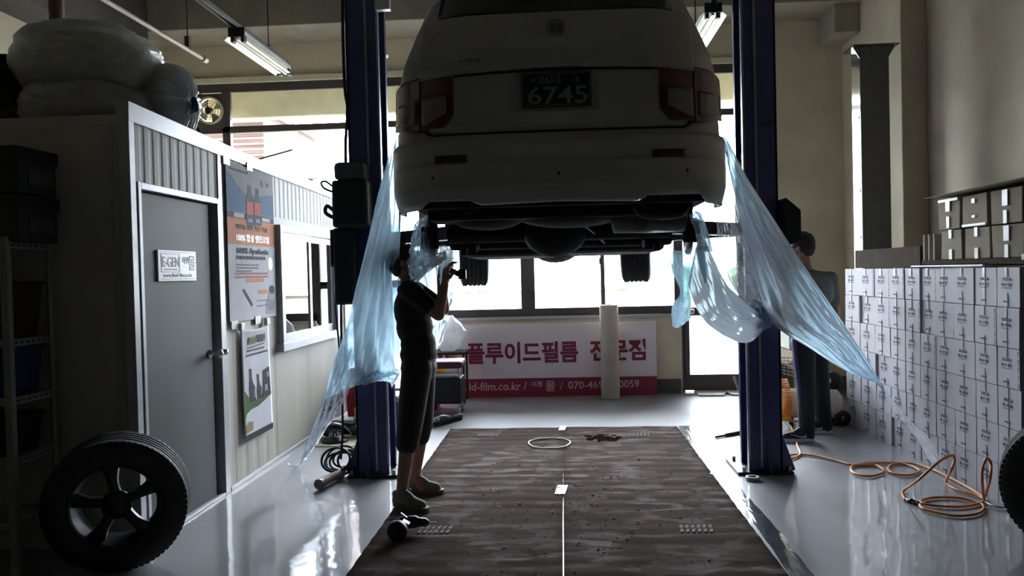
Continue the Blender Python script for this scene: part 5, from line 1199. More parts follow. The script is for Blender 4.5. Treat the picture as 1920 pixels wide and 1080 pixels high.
for i, (c, rr) in enumerate(cols):
    ms.append(mat('logo_ring_%d' % i, c, .5)); m.poly([(rr*math.cos(2*math.pi*k/N), rr*math.sin(2*math.pi*k/N)) for k in range(N)], (cc.x, YN-.003-.0006*i, cc.z), X_, Z_, .0005, i)
m.build('round_logo', ms, r)
a = math.radians(16); xd = Vector((math.cos(a), 0, math.sin(a))); zd = Vector((-math.sin(a), 0, math.cos(a)))
m = MB(); m.text('FLUID', .125, Vector((cc.x, YN-.0075, cc.z))+xd*-.17+zd*.005, xd, zd, bold=.003, width=.34); m.text('FILM', .125, Vector((cc.x, YN-.0075, cc.z))+xd*-.14+zd*-.105, xd, zd, bold=.003, width=.30)
m.build('logo_lettering', mat('pale_print2', (.7, .66, .6), .5), r)
rp = W(1145, 744, 9.45)
r = empty('paper_roll', (rp.x, rp.y, 0), 'tall pale roll standing upright in front of the advertising banner', 'roll')
m = MB(); m.lathe([(.04, .002), (.105, .002), (.108, .01), (.108, 1.09), (.104, 1.10), (.045, 1.10), (.04, 1.08)], (rp.x, rp.y, 0), Z_, 40); m.build('roll_body', mat('pale_roll_paper', (.46, .40, .35), .6), r)
m = MB(); m.lathe([(.028, .05), (.04, .05), (.04, 1.105), (.028, 1.105)], (rp.x, rp.y, 0), Z_, 24, closed=True); m.build('core', M_cardd, r)
# papers at the glazed door
for i, (a_, b_, c_) in enumerate((((1300, 732), (1352, 742), (1310, 742)), ((1352, 731), (1400, 741), (1372, 741)))):
    p = [WF(*a_), WF(b_[0]+12, a_[1]-1), WF(b_[0]+6, b_[1]+1), WF(c_[0], c_[1]+1)]
    m = MB(); m.add([q+Z_*.012 for q in p], [(0, 1, 2, 3)]); tag(m.build('paper_sheet', mat('pinkish_paper', (.55, .46, .42), .7), solid=.012), 'pale cardboard sheet on the floor before the glazed door, %s one' % ('left', 'right')[i], 'cardboard', 'sheets before the glazed door')
m = MB(); m.bar(W(1376, 705, 9.55), W(1388, 738, 9.4), .03, .015); tag(m.build('wood_strip', M_cardp), 'thin pale strip leaning on the bottom of the glazed door', 'strip')
# ================================================================== LEFT BACK CLUTTER
r = empty('floor_cardboard', (-1.95, 7.35, 0), 'yellowish cardboard sheet with car parts on it behind the left lift post', 'cardboard')
m = MB(); m.add([WF(575, 838)+Z_*.006, WF(690, 838)+Z_*.006, WF(700, 792)+Z_*.006, WF(605, 803)+Z_*.006], [(0, 1, 2, 3)]); m.build('sheet', mat('yellow_card', (.52, .46, .33), .8), r, solid=.008)
for (px, py, s_, lab) in ((628, 830, .11, 'rusty brake disc nearer the camera on the yellowish cardboard'), (652, 812, .11, 'dark brake disc farther back on the yellowish cardboard')):
    p = WF(px, py); r = empty('brake_disc', (p.x, p.y, .012), lab, 'car part', 'brake discs on the cardboard')
    m = MB(); m.lathe([(.03, .008), (.12, .008), (.12, .028), (.065, .03), (.06, .06), (.03, .062)], p, Z_, 36); m.build('disc', M_darkmetal, r)
    m = MB()
    for k in range(5): m.cyl(p+Vector((.045*math.cos(k*1.257), .045*math.sin(k*1.257), .058)), p+Vector((.045*math.cos(k*1.257), .045*math.sin(k*1.257), .09)), .007, n=8)
    m.build('wheel_studs', M_steel, r)
for x, y, sx, sy, h, lab in ((-2.12, 8.35, .34, .3, .52, 'red crate behind the film by the office booth, larger one'), (-1.55, 8.9, .3, .25, .40, 'red crate farther back beside the left lift post')):
    simple_bin((x, y, 0.001), (sx, sy, h), 'red_crate', mat('red_plastic', (.30, .012, .03), .4), lab, 'crate')
r = empty('tool_case', (-1.83, 7.75, 0), 'black tool case with a grey top behind the left lift post', 'tool case')
m = MB(); m.box(-2.02, -1.62, 7.6, 7.95, .012, .30); m.build('case_body', M_black, r, bevel=.02); m = MB(); m.box(-2.03, -1.61, 7.6, 7.95, .30, .345); m.build('case_lid', mat('grey_lid', (.35, .34, .32), .5), r, bevel=.015)
m = MB(); m.box(-2.035, -2.0, 7.58, 7.61, .16, .24); m.build('orange_latch', mat('orange_plastic', (.75, .2, .03), .4), r, bevel=.005)
r = empty('engine_part', (-2.15, 7.3, .012), 'dark greasy machine part heaped beside the booth wall', 'machine')
m = MB()
for (dx, dy, dz, s_) in ((-.08, 0, .06, .09), (.06, .05, .08, .10), (.0, -.08, .05, .07), (.16, 0, .06, .07), (-.16, .04, .05, .06)): m.ell((-2.12+dx, 7.32+dy, .012+dz), s_, s_*.8, s_*.65, n=14)
m.build('housing', M_darkmetal, r); m = MB(); m.box(-2.2, -1.98, 7.32, 7.5, .13, .17); m.build('cover_plate', mat('grey_plate', (.28, .27, .26), .5), r, bevel=.01)
m = MB(); m.tube(path([(-2.25, 7.3, .13), (-2.15, 7.25, .15), (-2.05, 7.3, .11), (-1.98, 7.28, .05)], 20), .014, 8); m.build('pipe', M_steel, r)
r = empty('wheeled_stool', (-1.32, 8.6, 0), 'dark padded stool with a red seat between the left post and the standing man', 'stool')
m = MB(); m.box(-1.52, -1.08, 8.42, 8.8, .50, .58); m.build('seat', mat('dark_red_seat', (.10, .02, .03), .5), r, bevel=.03)
m = MB(); m.box(-1.5, -1.1, 8.44, 8.78, .12, .40); m.build('drawer_unit', M_black, r, bevel=.02)
m = MB(); m.tube([(-1.5, 8.42, .46), (-1.1, 8.42, .46)], .008, 8); m.build('front_rail', M_steel, r)
for x in (-1.47, -1.13):
    for y in (8.47, 8.75):
        m = MB(); m.cyl((x, y, .08), (x, y, .52), .012, n=10); m.lathe([(.001, -.015), (.038, -.015), (.038, .015), (.001, .015)], (x, y, .039), X_, 20); m.build('leg', M_steel, r)
r = empty('metal_parts', (-1.22, 8.0, 0), 'small heap of metal brake parts on the floor right of the left post', 'car part')
m = MB()
for k in range(6): m.obox((-1.30+k*.035, 7.85+k*.07, .03), (.05, .02, 0), (-.015, .04, 0), (0, 0, .018+.004*(k % 3)))
m.build('brackets', M_darkmetal, r, bevel=.006)
m = MB(); m.tube(path([(-1.34, 7.8, .05), (-1.25, 7.9, .09), (-1.18, 8.05, .06)], 12), .01, 8); m.build('rod', M_steel, r)
m = MB(); m.ell((-1.35, 9.35, .75), .17, .12, .16); m.ell((-1.28, 9.33, .95), .10, .09, .08)
r = empty('plastic_bag', (-1.3, 9.35, .58), 'white plastic bag seen behind the standing man', 'bag'); m = MB()
def bagf(u, v): a = u*6.283; rr = (.17*math.sin(math.pi*min(v*.85+.1, 1))+.03)*(1+.2*noise.noise(Vector((math.cos(a)*2, math.sin(a)*2, v*5)))); return (-1.36+rr*math.cos(a), 9.38+rr*.7*math.sin(a), .60+.42*v)
m.grid(bagf, 30, 20); m.build('bag_body', MATS['white_crinkled_film'], r)
r2 = empty('side_table', (-1.36, 9.38, 0), 'small dark table under the white plastic bag', 'table'); m = MB(); m.box(-1.58, -1.14, 9.2, 9.58, .57, .598); m.build('table_top', M_black, r2, bevel=.006)
for x in (-1.55, -1.17):
    for y in (9.23, 9.55): MB().box(x-.012, x+.012, y-.012, y+.012, 0, .57).build('leg', M_black, r2)
# ================================================================== PLASTIC SHEETS
def rowsW(rows): return [[W(x, y, d) for x, y, d in r] for r in rows]
r = empty('blue_plastic_sheet', (-1.2, 5.2, .8), 'blue translucent sheet hanging from the left of the car over the left lift post', 'plastic sheet', 'blue masking sheets around the car')
rows = rowsW([[(740, 250, 4.66), (743, 250, 4.63), (746, 251, 4.61), (749, 254, 4.62)],
              [(712, 365, 4.95), (725, 368, 4.85), (740, 370, 4.82), (752, 372, 4.84)],
              [(673, 515, 5.35), (700, 518, 5.22), (728, 520, 5.25), (750, 520, 5.3)],
              [(641, 635, 5.60), (680, 640, 5.50), (715, 640, 5.55), (747, 636, 5.5)],
              [(620, 705, 5.70), (665, 698, 5.66), (710, 690, 5.72), (745, 690, 5.6)],
              [(607, 750, 5.72), (652, 729, 5.72), (702, 714, 5.76), (747, 702, 5.66)]])
drape(rows, 120, 120, .020, 4.2, 1.2, .004).build('sheet', M_fblue, r)
rows = rowsW([[(680, 698, 5.77), (705, 694, 5.77), (725, 692, 5.77), (746, 690, 5.72)], [(678, 712, 5.74), (705, 706, 5.72), (728, 708, 5.72), (748, 700, 5.68)], [(683, 722, 5.78), (705, 716, 5.76), (730, 716, 5.76), (735, 728, 5.75)]])
drape(rows, 60, 24, .02, 9, 3, .012).build('gathered_hem', M_fpale, r)
rows = rowsW([[(640, 640, 5.62), (650, 650, 5.62), (660, 655, 5.62)], [(608, 745, 5.73), (628, 742, 5.73), (655, 732, 5.72)], [(560, 870, 6.2), (585, 845, 6.1), (612, 800, 5.9)], [(540, 905, 6.3), (550, 880, 6.2), (560, 850, 6.1)]])
drape([[Vector((max(p.x, PX+.04), p.y, max(p.z, .01))) for p in q] for q in rows], 40, 60, .015, 4, 2, .004).build('clear_edge', M_fclear, r)
# wrap over the left hub and down behind the arm
r = empty('blue_plastic_wrap', (-.85, 5.1, 1.5), 'crumpled blue plastic wrapped around the bare left rear hub above the standing man', 'plastic sheet', 'blue masking sheets around the car')
rows = rowsW([[(776, 424, 5.12), (785, 412, 5.0), (800, 404, 4.9), (806, 402, 4.9)],
              [(772, 450, 5.15), (778, 445, 4.98), (795, 440, 4.88), (800, 437, 4.88)],
              [(768, 480, 5.18), (778, 478, 4.98), (800, 476, 4.86), (818, 472, 4.88)],
              [(766, 505, 5.15), (782, 502, 4.98), (808, 492, 4.90), (842, 470, 4.98)],
              [(770, 528, 5.12), (784, 528, 5.0), (800, 512, 4.96), (830, 492, 5.02)]])
drape(rows, 60, 60, .014, 5, 4, .010).build('wrap_film', M_fblue, r)
rows = rowsW([[(822, 462, 5.0), (835, 460, 5.02), (850, 470, 5.1)], [(824, 490, 5.05), (838, 492, 5.05), (850, 500, 5.15)], [(826, 520, 5.15), (836, 520, 5.15), (846, 515, 5.2)], [(828, 545, 5.25), (836, 540, 5.25), (840, 530, 5.25)]])
drape(rows, 30, 40, .012, 4, 6, .008).build('hanging_end', M_fpale, r)
r = empty('pale_plastic_sheet', (-.85, 5.7, 1.0), 'pale blue plastic film hanging behind the raised arm of the man', 'plastic sheet', 'blue masking sheets around the car')
rows = rowsW([[(752, 470, 5.75), (790, 470, 5.75), (848, 485, 5.7)], [(760, 560, 5.75), (800, 560, 5.75), (848, 545, 5.7)], [(780, 620, 5.7), (810, 620, 5.7), (838, 600, 5.7)], [(800, 660, 5.7), (812, 660, 5.7), (826, 648, 5.7)]])
drape(rows, 50, 50, .02, 4, 8, .01).build('sheet', M_fpale, r)
# right big sheet
r = empty('blue_plastic_sheet', (1.6, 5.5, .8), 'large blue translucent sheet stretched from the car past the right lift post to the cartons', 'plastic sheet', 'blue masking sheets around the car')
rows = rowsW([[(1352, 256, 4.66), (1356, 256, 4.66), (1360, 258, 4.67), (1364, 262, 4.68)],
              [(1370, 330, 4.85), (1380, 333, 4.82), (1392, 334, 4.83), (1402, 335, 4.86)],
              [(1388, 410, 5.1), (1408, 415, 5.03), (1432, 418, 5.05), (1457, 420, 5.1)],
              [(1414, 510, 5.42), (1448, 512, 5.3), (1485, 514, 5.32), (1520, 516, 5.38)],
              [(1446, 602, 5.66), (1495, 600, 5.5), (1542, 600, 5.48), (1580, 604, 5.52)],
              [(1520, 655, 5.66), (1555, 650, 5.6), (1585, 645, 5.58), (1605, 642, 5.6)],
              [(1588, 697, 5.66), (1603, 694, 5.64), (1620, 688, 5.64), (1632, 682, 5.66)],
              [(1640, 716, 5.7), (1646, 720, 5.7), (1652, 724, 5.7), (1656, 728, 5.7)],
              [(1657, 740, 5.74), (1658, 741, 5.74), (1659, 740, 5.74), (1660, 739, 5.74)]])
drape(rows, 130, 150, .018, 3.2, 2.7, .004).build('sheet', M_fblue, r)
m = MB(); rows = rowsW([[(1650, 722, 5.72), (1654, 726, 5.72), (1658, 728, 5.72)], [(1684, 780, 5.82), (1690, 778, 5.82), (1696, 776, 5.82)], [(1722, 828, 5.86), (1732, 826, 5.86), (1744, 824, 5.86)], [(1745, 868, 5.9), (1765, 866, 5.9), (1790, 862, 5.85)]])
rows = [[Vector((min(p.x, 2.655), p.y, max(p.z, .01))) for p in q] for q in rows]
drape(rows, 20, 50, .006, 3, 1, .003).build('clear_edge', film('clear_film_tail', (.75, .78, .82), .42, .4, .1, (.95, .97, 1)), r)
# hem bunch at the post
rows = rowsW([[(1408, 575, 5.72), (1425, 570, 5.68), (1445, 590, 5.66)], [(1410, 598, 5.74), (1430, 600, 5.68), (1448, 606, 5.68)], [(1403, 636, 5.76), (1422, 624, 5.74), (1446, 612, 5.72)]])
drape(rows, 50, 30, .018, 7, 5, .012).build('gathered_hem', M_fblue, r)
# sagging lobe
r = empty('sagging_plastic_sheet', (1.1, 5.4, 1.0), 'pale blue plastic sheet sagging between the right rear hub and the right lift post', 'plastic sheet', 'blue masking sheets around the car')
rows = rowsW([[(1316, 436, 5.1), (1335, 478, 5.15), (1362, 532, 5.3), (1392, 562, 5.5), (1420, 584, 5.66), (1438, 594, 5.7)],
              [(1306, 462, 5.05), (1326, 510, 5.1), (1352, 560, 5.25), (1385, 590, 5.45), (1416, 600, 5.62), (1440, 600, 5.7)],
              [(1296, 500, 5.02), (1316, 552, 5.1), (1345, 596, 5.25), (1380, 618, 5.45), (1412, 616, 5.62), (1441, 603, 5.72)],
              [(1290, 534, 5.05), (1308, 582, 5.15), (1340, 618, 5.3), (1382, 640, 5.5), (1410, 640, 5.66), (1442, 606, 5.74)]])
drape(rows, 90, 60, .018, 3.5, 9, .006).build('sheet', M_fpale, r)
rows = rowsW([[(1362, 275, 4.7), (1366, 290, 4.72), (1372, 330, 4.86), (1392, 420, 5.12), (1418, 515, 5.44), (1440, 585, 5.66)],
              [(1352, 330, 4.8), (1356, 350, 4.85), (1362, 400, 5.0), (1378, 470, 5.2), (1400, 540, 5.5), (1430, 590, 5.7)],
              [(1342, 400, 4.95), (1344, 430, 5.05), (1350, 470, 5.15), (1366, 520, 5.3), (1392, 562, 5.5), (1424, 590, 5.7)]])
drape(rows, 60, 40, .02, 3, 3, .01).build('clear_sheet', film('smudged_clear_film', (.72, .75, .8), .22, .3, .12, (.96, .98, 1)), r)
# hub strips on the right
r = empty('blue_plastic_wrap', (.85, 5.0, 1.4), 'twisted blue plastic strip hanging below the bare right rear hub', 'plastic sheet', 'blue masking sheets around the car')
rows = rowsW([[(1252, 466, 4.95), (1268, 470, 4.9), (1288, 468, 4.88), (1306, 455, 4.95)], [(1262, 510, 4.98), (1274, 515, 4.93), (1288, 512, 4.93), (1300, 500, 4.97)], [(1276, 548, 5.0), (1281, 548, 4.97), (1287, 546, 4.97), (1293, 542, 5.0)],
              [(1260, 575, 5.0), (1270, 578, 4.96), (1284, 572, 4.96), (1296, 560, 5.0)], [(1262, 612, 5.0), (1270, 615, 4.97), (1282, 608, 4.97), (1294, 598, 5.0)]])
drape(rows, 50, 70, .012, 4.5, 7, .008).build('strip', M_fblue, r)
rows = rowsW([[(1290, 400, 4.85), (1305, 396, 4.85), (1315, 400, 4.95)], [(1300, 425, 4.82), (1318, 425, 4.84), (1326, 430, 4.98)], [(1306, 455, 4.85), (1325, 458, 4.9), (1334, 462, 5.02)], [(1308, 475, 4.9), (1322, 472, 4.95), (1338, 472, 5.05)]])
drape(rows, 36, 40, .012, 4, 3, .008).build('hub_wrap', M_fblue, r)
rows = rowsW([[(1304, 455, 4.95), (1312, 460, 4.96), (1320, 465, 5.0)], [(1312, 500, 5.0), (1318, 505, 5.0), (1324, 505, 5.03)], [(1321, 530, 5.05), (1323, 531, 5.05), (1326, 528, 5.06)]])
drape(rows, 16, 30, .008, 3, 3, .004).build('narrow_tail', M_fblue, r)
# ================================================================== PEOPLE
def caps(mb, p, q, r0, r1, n=14):
    p = Vector(p); q = Vector(q); d = (q-p).normalized() if (q-p).length > 1e-6 else Z_
    pts = []; rs = []
    for k in range(5): a = math.pi/2*k/4; pts.append(p-d*r0*math.cos(a)); rs.append(max(r0*math.sin(a), .0008))
    for k in range(1, 4): pts.append(p.lerp(q, k/4)); rs.append(r0+(r1-r0)*k/4)
    for k in range(5): a = math.pi/2*k/4; pts.append(q+d*r1*math.sin(a)); rs.append(max(r1*math.cos(a), .0008))
    mb.tube(pts, rs, n); return mb
def limb(mb, pts, rs, n=16):
    for a, b_, ra, rb in zip(pts, pts[1:], rs, rs[1:]): caps(mb, a, b_, ra, rb, n)
def fuse(mb, name, mt, parent, vox=.008, smooth=6, sub=0):
    o = mb.build(name, mt, parent)
    md = o.modifiers.new('r', 'REMESH'); md.mode = 'VOXEL'; md.voxel_size = vox; md.use_smooth_shade = True
    ms_ = o.modifiers.new('s', 'SMOOTH'); ms_.factor = .6; ms_.iterations = smooth
    bake(o)
    for p in o.data.polygons: p.use_smooth = True
    return o
def frame_rot(fwd, up):
    f = Vector(fwd).normalized(); u = Vector(up); u = (u-f*u.dot(f)).normalized(); l = u.cross(f)
    return Matrix((f, l, u)).transposed()   # columns: forward, left, up
def hand(mb, wrist, direc, palm_n, s=1., curl=.6, side=1):
    """palm + four curled fingers + thumb; direc = along the hand, palm_n = where the palm faces"""
    d = Vector(direc).normalized(); nn = Vector(palm_n); nn = (nn-d*nn.dot(d)).normalized(); lat = d.cross(nn)*side
    wr_ = Vector(wrist)
    for k in range(4):
        o = (k-1.5)*.019*s; caps(mb, wr_+lat*o*.6+d*.015*s, wr_+d*.085*s+lat*o, .014*s, .012*s, 10)
        L = (.042, .046, .043, .034)[k]*s; b0 = wr_+d*.09*s+lat*o*1.05; a1 = curl*.6+.08*k*curl; a2 = a1+curl*.8; a3 = a2+curl*.6
        p1 = b0+(d*math.cos(a1)+nn*math.sin(a1))*L; p2 = p1+(d*math.cos(a2)+nn*math.sin(a2))*L*.62; p3 = p2+(d*math.cos(a3)+nn*math.sin(a3))*L*.5
        limb(mb, [b0, p1, p2, p3], [.0095*s, .0085*s, .008*s, .007*s], 8)
    t0 = wr_+d*.03*s-lat*.026*s; t1 = t0+(d*.55-lat*.5+nn*.5).normalized()*.036*s; t2 = t1+(d*.8+nn*.5).normalized()*.03*s; t3 = t2+(d*.8+nn*.5+lat*.25).normalized()*.022*s
    limb(mb, [t0, t1, t2, t3], [.014*s, .011*s, .0095*s, .008*s], 8)
def head(mb, hc, fwd, up, s=1.):
    R = frame_rot(fwd, up); T = lambda x, y, z: hc+R @ Vector((x, y, z))*s
    mb.ell(T(-.008, 0, .028), .098*s, .077*s, .092*s, 24, rot=R)          # cranium
    mb.ell(T(.022, 0, -.035), .072*s, .060*s, .080*s, 20, rot=R)          # face
    mb.ell(T(.050, 0, -.090), .030*s, .030*s, .024*s, 14, rot=R)          # chin
    for y in (-1, 1):
        caps(mb, T(-.01, y*.052, -.05), T(.045, y*.022, -.092), .020*s, .018*s)   # jaw
        mb.ell(T(.066, y*.030, -.022), .020*s, .018*s, .014*s, 12, rot=R)        # cheek
        caps(mb, T(.082, y*.012, .018), T(.078, y*.042, .016), .010*s, .008*s, 8)  # brow
        mb.ell(T(-.006, y*.078, -.008), .018*s, .007*s, .030*s, 12, rot=R)       # ear
        mb.ell(T(.096, y*.011, -.034), .010*s, .009*s, .008*s, 8, rot=R)
    caps(mb, T(.086, 0, .014), T(.106, 0, -.026), .008*s, .012*s, 10)       # nose
    for z in (-.056, -.066): caps(mb, T(.086, -.018, z), T(.086, .018, z), .0065*s, .0065*s, 8)
    return T, R
def face_parts(T, R, s, parent, hairpts=None):
    m = MB()
    for y in (-1, 1): m.ell(T(.078, y*.030, .001), .011*s, .012*s, .008*s, 12, rot=R)
    m.build('eyes', mat('eye', (.25, .23, .21), .2), parent)
    m = MB()
    for y in (-1, 1): m.ell(T(.0865, y*.030, .001), .004*s, .005*s, .005*s, 10, rot=R)
    m.build('irises', M_black, parent)
    m = MB()
    for y in (-1, 1): m.tube([T(.090, y*.012, .022), T(.088, y*.03, .027), T(.078, y*.045, .02)], .003*s, 6)
    m.build('eyebrows', M_hair, parent)
    m = MB(); m.ell(T(-.014, 0, .045), .104*s, .084*s, .090*s, 30, rot=R)
    m.ell(T(-.030, 0, .005), .080*s, .083*s, .080*s, 24, rot=R); m.ell(T(.045, 0, .088), .045*s, .062*s, .035*s, 20, rot=R); m.ell(T(-.050, 0, -.04), .040*s, .054*s, .040*s, 20, rot=R)
    rr = random.Random(5)
    for k in range(60):
        a = rr.uniform(0, 6.28); b_ = rr.uniform(.1, 1.2); q = T(-.016+.100*math.sin(b_)*math.cos(a), .082*math.sin(b_)*math.sin(a), .045+.088*math.cos(b_))
        caps(m, q, q+R @ Vector((.02, 0, .006))*s+Vector((rr.uniform(-.01, .01), rr.uniform(-.01, .01), .004)), .008*s, .003*s, 6)
    fuse(m, 'hair', M_hair, parent, .005, 3)
def shoe(parent, heel, toe, mt, sole_mt, s=1., laces=True, swoosh=False, side=1):
    heel = Vector(heel); toe = Vector(toe); d = (toe-heel); L = d.length; d.normalize(); lat = Z_.cross(d); zb = heel.z
    P = lambda a, b_, c: heel+d*(a*L)+lat*b_*s+Z_*c*s
    m = MB()
    m.ell(P(.14, 0, .045), .045*s, .036*s, .042*s, 16); m.ell(P(.12, 0, .085), .040*s, .034*s, .03*s, 14)
    limb(m, [P(.15, 0, .06), P(.38, 0, .055), P(.6, 0, .045), P(.82, .004, .038)], [.042*s, .042*s, .040*s, .034*s], 16)
    limb(m, [P(.2, 0, .09), P(.36, 0, .088), P(.5, 0, .072)], [.036*s, .034*s, .03*s], 14)
    o = fuse(m, 'shoe', mt, parent, .006, 5)
    m = MB(); N = 28; pts = []
    for i in range(N):
        t = 2*math.pi*i/N; a = .5-.53*math.cos(t); w_ = .046*(abs(math.sin(t))**.8)*(1+.12*math.cos(t*1-math.pi)) * math.copysign(1, math.sin(t)); pts.append((a, w_*(.85+.3*a)))
    m.add([P(a, b_, .0) for a, b_ in pts]+[P(a, b_*1.02, .026+.012*abs(a-.5)) for a, b_ in pts], [tuple(range(N-1, -1, -1)), tuple(range(N, 2*N))]+[(i, (i+1) % N, N+(i+1) % N, N+i) for i in range(N)], 0)
    m.build('sole', sole_mt, o, bevel=.003)
    if laces:
        m = MB()
        for k in range(4): a = .40+k*.075; m.tube([P(a, -.026, .098-.010*k), P(a+.02, 0, .114-.013*k), P(a, .026, .098-.010*k)], .0028*s, 6)
        m.tube([P(.37, .0, .12), P(.33, .03, .125), P(.38, .045, .11)], .003*s, 6); m.tube([P(.37, .0, .12), P(.34, -.03, .125), P(.39, -.045, .112)], .003*s, 6)
        m.build('laces', M_black, o)
    if swoosh:
        m = MB(); e = side*.046; pts = [(.28, .050), (.30, .034), (.40, .030), (.72, .062), (.45, .046), (.34, .046)]
        m.tube([P(.30, e, .062), P(.29, e*1.02, .046), P(.36, e*1.04, .040), P(.50, e*1.02, .048), P(.72, e*.93, .066)], [.004, .008, .008, .005, .001], 8)
        m.build('side_mark', M_solew, o)
    return o
# ---- left man (facing +x, arms raised)
def mp(px, py, Y): return W(px, py, Y)
H1 = empty('person', (-.98, 5.25, .0), 'man in black T-shirt and cropped black trousers standing under the car with raised arms', 'person')
hipN = mp(782, 690, 5.18); hipF = mp(790, 690, 5.34)
kneeN = mp(768, 800, 5.14); kneeF = mp(790, 790, 5.40)
ankN = mp(753, 930, 5.08); ankF = mp(778, 904, 5.44)
ankN.z = .10; ankF.z = .10
pel = mp(785, 672, 5.26); wst = mp(784, 640, 5.26); chs = mp(774, 580, 5.26); shN = mp(768, 545, 5.10); shF = mp(778, 545, 5.44)
nk = mp(765, 530, 5.27); hd = mp(757, 494, 5.27)
elN = mp(822, 590, 5.06); wrN = mp(834, 532, 5.05); elF = mp(832, 580, 5.40); wrF = mp(826, 520, 5.30)
m = MB(); s = 1.0
limb(m, [hipN, kneeN, kneeN.lerp(ankN, .35), ankN], [.078, .056, .052, .036]); limb(m, [hipF, kneeF, kneeF.lerp(ankF, .35), ankF], [.078, .056, .052, .036])
m.ell(pel, .10, .15, .10); m.ell(wst, .095, .135, .12); m.ell(chs, .105, .155, .15); caps(m, shN, shF, .055, .055)
limb(m, [nk-Z_*.05, nk+Z_*.05], [.055, .052]); limb(m, [nk+Z_*.03, hd-Z_*.05], [.052, .052])
limb(m, [shN, elN, elN.lerp(wrN, .3), wrN], [.050, .040, .038, .025]); limb(m, [shF, elF, elF.lerp(wrF, .3), wrF], [.050, .040, .038, .025])
T1, R1 = head(m, hd, (.96, .12, .20), (-.18, 0, .98), 1.0)
for a_, an in ((ankN, -1), (ankF, 1)): limb(m, [a_, a_+Vector((.06, -.04, -.055))], [.036, .03])
hand(m, wrN, (.10, .02, .97), (.8, .5, 0), 1.0, .75, 1); hand(m, wrF, (.2, -.05, .95), (.8, -.4, 0), 1.0, .75, -1)
fuse(m, 'body', M_skin, H1, .0055, 4)
face_parts(T1, R1, 1.0, H1)
m = MB()
m.ell(wst-Z_*.02, .118, .155, .12); m.ell(pel+Z_*.03, .125, .165, .09); m.ell(chs, .125, .172, .165); m.ell(chs-Z_*.12+X_*.01, .122, .16, .13); caps(m, shN+Y_*.02, shF-Y_*.02, .070, .070); m.ell(nk-Z_*.05, .075, .10, .05)
limb(m, [shN, shN.lerp(elN, .62)], [.070, .062]); limb(m, [shF, shF.lerp(elF, .62)], [.070, .062])
for k in range(5): a = k*1.2; caps(m, wst+Vector((.1*math.cos(a), .13*math.sin(a), -.09)), wst+Vector((.09*math.cos(a+.5), .12*math.sin(a+.5), .06)), .014, .008, 8)
sh_ = fuse(m, 'shirt', M_bshirt, H1, .008, 5)
m = MB()
m.ell(pel-Z_*.06, .122, .165, .11); m.ell(pel+Z_*.0, .118, .16, .08)
kN2 = kneeN+X_*.0; hemN = kneeN.lerp(ankN, .30); hemF = kneeF.lerp(ankF, .30)
limb(m, [hipN, hipN.lerp(kneeN, .5), kN2, hemN+Z_*.02, hemN], [.102, .094, .085, .076, .060], 20); limb(m, [hipF, hipF.lerp(kneeF, .5), kneeF, hemF+Z_*.02, hemF], [.100, .092, .082, .074, .058], 20)
for b0, b1, sd in ((kN2, hemN, 1), (kneeF, hemF, 2)):
    for k in range(6):
        a = k*1.05+sd; q = b0.lerp(b1, .35+.12*(k % 4)); caps(m, q+Vector((.07*math.cos(a), .07*math.sin(a), 0)), q+Vector((.065*math.cos(a+.9), .065*math.sin(a+.9), .02)), .016, .010, 8)
fuse(m, 'trousers', M_pants, H1, .008, 4)
shoe(H1, (ankN.x-.055, ankN.y+.03, .007), (ankN.x+.185, ankN.y-.12, .007), M_sneak, M_sole)
shoe(H1, (ankF.x-.065, ankF.y+.02, .007), (ankF.x+.20, ankF.y-.05, .007), M_sneak, M_sole)
# tool held up
r = empty('hand_tool', wrN+Vector((.06, 0, .05)), 'small black tool held up to the hub by the man in the black T-shirt', 'tool')
t0 = wrN+Vector((.035, .02, .085)); m = MB(); m.tube([t0, t0+Vector((.06, 0, -.03))], .018, 14); m.build('handle', M_black, r)
m = MB(); m.box(t0.x+.05, t0.x+.10, t0.y-.02, t0.y+.02, t0.z-.06, t0.z+.005); m.build('tool_head', M_black, r, bevel=.006)
# ---- right man (seen from behind, turned to the left)
H2 = empty('person', (2.1, 7.1, 0), 'man in grey T-shirt and black track trousers seen from behind near the cartons', 'person')
hipN = mp(1506, 640, 6.98); hipF = mp(1528, 640, 7.10); kneeN = mp(1511, 725, 6.93); kneeF = mp(1538, 718, 7.18); ankN = mp(1513, 812, 6.98); ankF = mp(1545, 798, 7.30)
ankN.z = .09; ankF.z = .09
pel = mp(1518, 628, 7.04); wst = mp(1520, 600, 7.04); chs = mp(1522, 548, 7.03); shN = mp(1492, 520, 6.98); shF = mp(1556, 522, 7.08); nk = mp(1512, 500, 7.04); hd = mp(1504, 466, 7.02)
elN = mp(1470, 572, 7.0); wrN = mp(1440, 572, 7.12); elF = mp(1566, 586, 7.08); wrF = mp(1556, 632, 7.02)
m = MB()
limb(m, [hipN, kneeN, kneeN.lerp(ankN, .35), ankN], [.08, .057, .054, .038]); limb(m, [hipF, kneeF, kneeF.lerp(ankF, .35), ankF], [.08, .057, .054, .038])
m.ell(pel, .15, .11, .11); m.ell(wst, .135, .10, .13); m.ell(chs, .165, .11, .17); caps(m, shN, shF, .055, .055); limb(m, [nk-Z_*.06, hd-Z_*.06], [.056, .054])
limb(m, [shN, elN, elN.lerp(wrN, .3), wrN], [.05, .041, .039, .026]); limb(m, [shF, elF, elF.lerp(wrF, .3), wrF], [.05, .041, .039, .026])
T2, R2 = head(m, hd, (-.72, .62, -.22), (-.1, .1, 1), 1.04)
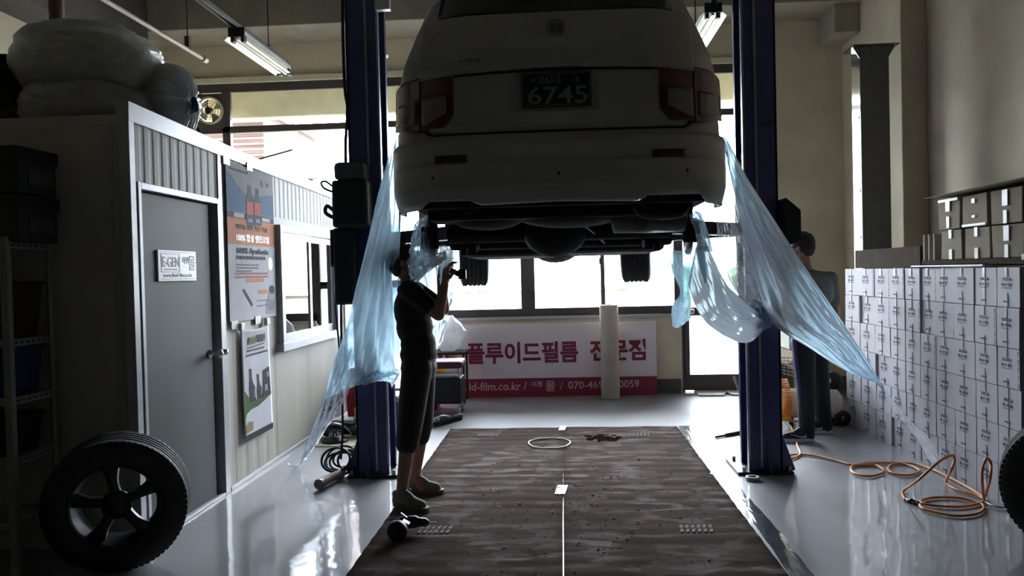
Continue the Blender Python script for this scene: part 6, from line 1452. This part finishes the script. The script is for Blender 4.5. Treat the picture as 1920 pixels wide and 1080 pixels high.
for a_ in (ankN, ankF): limb(m, [a_, a_+Vector((-.05, .02, -.05))], [.036, .03])
hand(m, wrN, (-.7, .1, -.1), (0, .3, -1), 1.0, .6, 1); hand(m, wrF, (-.15, .05, -1), (-1, .2, 0), 1.0, .5, -1)
fuse(m, 'body', M_skin, H2, .006, 4); face_parts(T2, R2, 1.04, H2)
m = MB(); m.ell(chs, .185, .13, .185); m.ell(wst, .165, .125, .15); m.ell(pel+Z_*.03, .168, .13, .09); caps(m, shN+X_*.02, shF-X_*.02, .068, .068); m.ell(nk-Z_*.06, .10, .07, .05)
limb(m, [shN, shN.lerp(elN, .68)], [.068, .062]); limb(m, [shF, shF.lerp(elF, .68)], [.068, .062])
for k in range(5): caps(m, wst+Vector((-.12+.06*k, -.11, -.08)), wst+Vector((-.09+.05*k, -.105, .08)), .012, .008, 8)
fuse(m, 'shirt', M_gshirt, H2, .008, 5)
m = MB(); m.ell(pel-Z_*.06, .165, .128, .11); m.ell(pel, .155, .12, .07)
limb(m, [hipN, hipN.lerp(kneeN, .5), kneeN, kneeN.lerp(ankN, .5), ankN+Z_*.0], [.102, .092, .078, .072, .066], 18); limb(m, [hipF, hipF.lerp(kneeF, .5), kneeF, kneeF.lerp(ankF, .5), ankF], [.102, .092, .078, .072, .066], 18)
tr = fuse(m, 'trousers', M_pants, H2, .008, 4)
m = MB(); m.tube([hipN+Vector((-.088, -.05, .02)), hipN.lerp(kneeN, .5)+Vector((-.08, -.048, 0)), kneeN+Vector((-.066, -.042, 0)), kneeN.lerp(ankN, .4)+Vector((-.062, -.036, 0))], [.018, .018, .015, .008], 8); m.build('side_stripe', mat('purple_stripe', (.07, .06, .22), .6), tr)
shoe(H2, (ankN.x+.055, ankN.y-.02, .002), (ankN.x-.235, ankN.y-.02, .002), mat('black_knit_shoe', (.02, .02, .022), .7), M_solew, 1.05, True, True, 1)
shoe(H2, (ankF.x+.06, ankF.y-.03, .002), (ankF.x-.21, ankF.y+.06, .002), MATS['black_knit_shoe'], M_solew, 1.05, True, True, 1)
